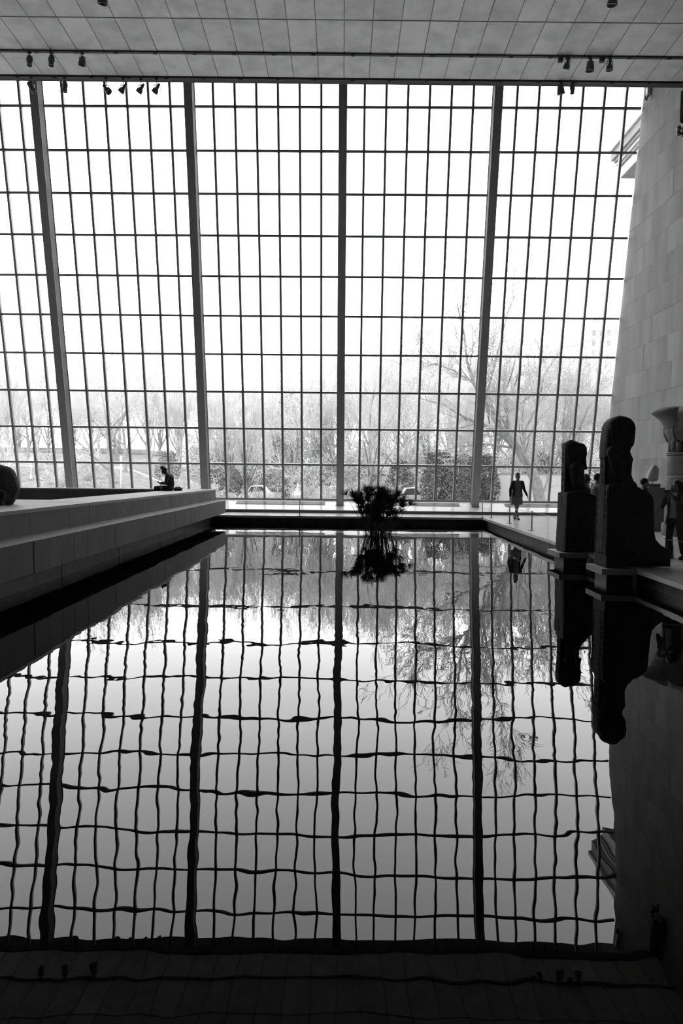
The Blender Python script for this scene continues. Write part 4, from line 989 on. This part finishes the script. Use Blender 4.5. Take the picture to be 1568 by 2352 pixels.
# the big leaning tree by the walking woman: trunk and main boughs laid out by hand, then grown
def big_tree():
    Yt = 41.0; q = random.Random(77); big = []; fine = []
    def W3(pts): return [at(x, y, Yt + dy) for x, y, dy in pts]
    boughs = [([(1243,1165,0),(1232,1110,0),(1215,1070,0),(1190,1030,.2),(1165,1005,.2)], .36, .26),
              ([(1165,1005,.2),(1140,970,-.3),(1112,925,-.8),(1088,880,-1.2),(1072,830,-1.5),(1066,770,-1.6),(1050,700,-1.7)], .17, .04),
              ([(1168,1010,.2),(1110,975,.8),(1070,960,1.2),(1020,930,1.6),(965,915,2.0)], .15, .03),
              ([(1165,1005,.2),(1165,950,.6),(1158,900,1.0),(1157,885,1.0)], .13, .10),
              ([(1218,1075,0),(1200,1040,-.8),(1205,990,-1.3),(1235,930,-1.8),(1250,860,-2),(1290,800,-2.2)], .12, .03),
              ([(1190,1030,.2),(1120,1020,1.5),(1050,1025,2.2),(990,1045,2.6)], .10, .02),
              ([(1088,880,-1.2),(1040,850,-2.0),(1000,835,-2.6),(960,845,-3)], .07, .02),
              ([(1112,925,-.8),(1130,860,-1.6),(1150,780,-2),(1165,720,-2.2),(1180,680,-2.3)], .08, .02),
              ([(1140,970,-.3),(1190,930,.6),(1230,900,1.2),(1260,850,1.6)], .08, .02),
              ([(1240,1150,0),(1262,1090,.8),(1285,1040,1.2),(1300,980,1.5)], .09, .03)]
    def rv(): return V(q.gauss(0,1), q.gauss(0,1), q.gauss(0,1)).normalized()
    def go(p, d, L, r, lev):
        ns = (5, 4, 3, 1)[lev]; nodes = []
        for i in range(ns):
            d = (d + rv()*.2 + V(0,0,.07)).normalized(); e = p + d*(L/ns); ra, rb = r*(1-.6*i/ns), r*(1-.6*(i+1)/ns)
            (big if lev == 0 else fine).append((*p, *e, max(ra,.012), max(rb,.010))); p = e; nodes.append((p.copy(), d.copy(), max(rb,.005)))
        if lev < 3:
            for c in range((6,5,4)[lev]):
                a = q.choice(nodes); nd = Matrix.Rotation(R(q.uniform(20,55)), 3, a[1].cross(rv()).normalized()) @ a[1]
                go(a[0], nd, L*q.uniform(.4,.68), a[2]*.75, lev+1)
    for pts, r0, r1 in boughs:
        P_ = W3(pts); N = len(P_)-1
        for i in range(N):
            ra, rb = r0+(r1-r0)*i/N, r0+(r1-r0)*(i+1)/N; big.append((*P_[i], *P_[i+1], ra, rb))
            if r0 < .3:
                for c in range(3):
                    t = q.random(); d = (P_[i+1]-P_[i]).normalized(); nd = Matrix.Rotation(R(q.uniform(25,60)), 3, d.cross(rv()).normalized()) @ d
                    go(P_[i].lerp(P_[i+1], t), (nd + V(0,0,.25)).normalized(), q.uniform(1.3, 3.0), max(.02, rb*.5), 0 if c < 2 else 1)
    root = empty('bare_tree', (0, 0, 0)); tag(root, 'large old leaning tree with forking boughs, closest behind the walking woman', 'tree')
    link('trunk', seg_mesh('trunk_and_limbs', big, M_bark, 8), root); w_ = link('twigs', seg_mesh('twigs', fine, M_twig, 3), root); w_['kind'] = 'stuff'
big_tree()
def near_tree(k, px, ytop, Y, rz, label):
    t = at(px, ytop, Y); place_tree(k, t.x, Y, t.z - ground(t.x, Y), rz, label, None)
near_tree(2, 250, 800, 42, 1.2, 'forked bare tree standing close behind the seated man')
near_tree(4, 1330, 720, 40, 2.2, 'bare tree close to the glass between the statues and the stone wall')
near_tree(0, 850, 775, 46, .4, 'bare tree with crooked boughs right above the papyrus')
near_tree(1, 20, 780, 45, 2.9, 'slender bare tree beyond the glass above the hunched person')
near_tree(3, 570, 860, 40, 5.0, 'bare multi-branched tree just past the end of the platform')

# undergrowth: bare shrubs and evergreens
b, f = grow_tree(300, 3.0, kids=(12,6,4,3), ang=(30,75), up=.02, lead=.5, twig=.011, trunk_r=.03); shr = (seg_mesh('branches', b, M_bark2, 5), seg_mesh('twigs', f, M_twig, 3), max(s[5] for s in f))
for i in range(120):
    if i < 50: px, Y, hh = tr.uniform(-60, 1240), tr.uniform(37, 50), tr.uniform(1.2, 2.6)
    else: px, Y, hh = tr.uniform(380, 1420), tr.uniform(52, 75), tr.uniform(2.5, 6.5)
    p = at(px, 1100, Y); s = hh / shr[2]
    if 1080 < px and Y < 52: s *= .5
    root = empty('bare_shrub', (p.x, Y, ground(p.x, Y)), (0, 0, tr.uniform(0, 6))); root.scale = (s*1.2, s*1.2, s)
    tag(root, ('low' if i < 50 else 'tall') + ' leafless shrub behind the ' + behind(p.x, Y), 'shrub', 'leafless shrubs beyond the glass')
    link('branches', shr[0], root); w_ = link('twigs', shr[1], root); w_['kind'] = 'stuff'
def evergreen(px, ytop, Y, w, label, n=2600, seed=1, m=M_leaf):
    q = random.Random(seed); t = at(px, ytop, Y); g0 = ground(t.x, Y); Hh = t.z - g0; root = empty('evergreen_bush', (t.x, Y, g0)); tag(root, label, 'bush')
    quads = []
    for i in range(n):
        a = q.uniform(0, 6.283); u = q.random(); rr_ = (q.random() ** .4) * w/2 * (.6 + .4*math.sin(math.pi*min(1, u*1.1))) ; p = V(rr_*math.cos(a), rr_*math.sin(a)*.7, .1 + u*Hh*(1 - .25*(rr_/(w/2))**2))
        d = V(q.gauss(0,1), q.gauss(0,1), q.gauss(0,1)).normalized(); e = d.cross(V(q.gauss(0,1), q.gauss(0,1), q.gauss(0,1))).normalized(); L = q.uniform(.06, .12)
        quads.append([p - d*L, p + e*L*.4, p + d*L, p - e*L*.4])
    fo = link('foliage', quad_mesh('foliage', quads, m), root); fo['kind'] = 'stuff'
    mb = MB()
    for k in range(5): mb.tube((q.uniform(-.15,.15)*w, q.uniform(-.1,.1)*w, -.1), (q.uniform(-.3,.3)*w, q.uniform(-.2,.2)*w, Hh*.8), .05, .015, 6)
    mb.build('stems', M_bark3, root)
evergreen(1010, 1035, 44, 2.6, 'dark glossy evergreen bush left of the fourth steel column', 5000, 1)
evergreen(1062, 1045, 43, 2.4, 'dark glossy evergreen bush directly behind the fourth steel column', 4500, 2)
evergreen(1118, 1045, 45, 1.9, 'dark evergreen bush between the fourth steel column and the white truck', 3800, 3)
evergreen(1240, 1040, 52, 2.6, 'evergreen bush behind the leaning tree and the white truck', 3400, 4)
evergreen(920, 1060, 47, 2.4, 'evergreen bush right behind the papyrus head', 3000, 5)
evergreen(665, 905, 60, 3.2, 'tall ivy-dark evergreen rising in the middle of the thicket', 4200, 6)
evergreen(385, 1035, 55, 2.2, 'small round evergreen bush by the path behind the seated man', 1700, 7)

# neighbours behind one pane are told apart by counting along it
from collections import defaultdict
same = defaultdict(list)
for o in col.objects:
    if o.get('group') in ('leafless shrubs beyond the glass', 'near-row bare trees beyond the glass', 'middle-row bare trees beyond the glass', 'far-row bare trees beyond the glass'): same[o['label']].append(o)
COUNT = ORD + ['eighth', 'ninth', 'tenth', 'eleventh', 'twelfth', 'thirteenth', 'fourteenth']
for lab, os_ in same.items():
    if len(os_) < 2: continue
    for k, o in enumerate(sorted(os_, key=lambda q: q.location.x / q.location.y)):
        o['label'] = lab.replace(' behind the', ', %s from left, behind the' % COUNT[min(k, 13)])
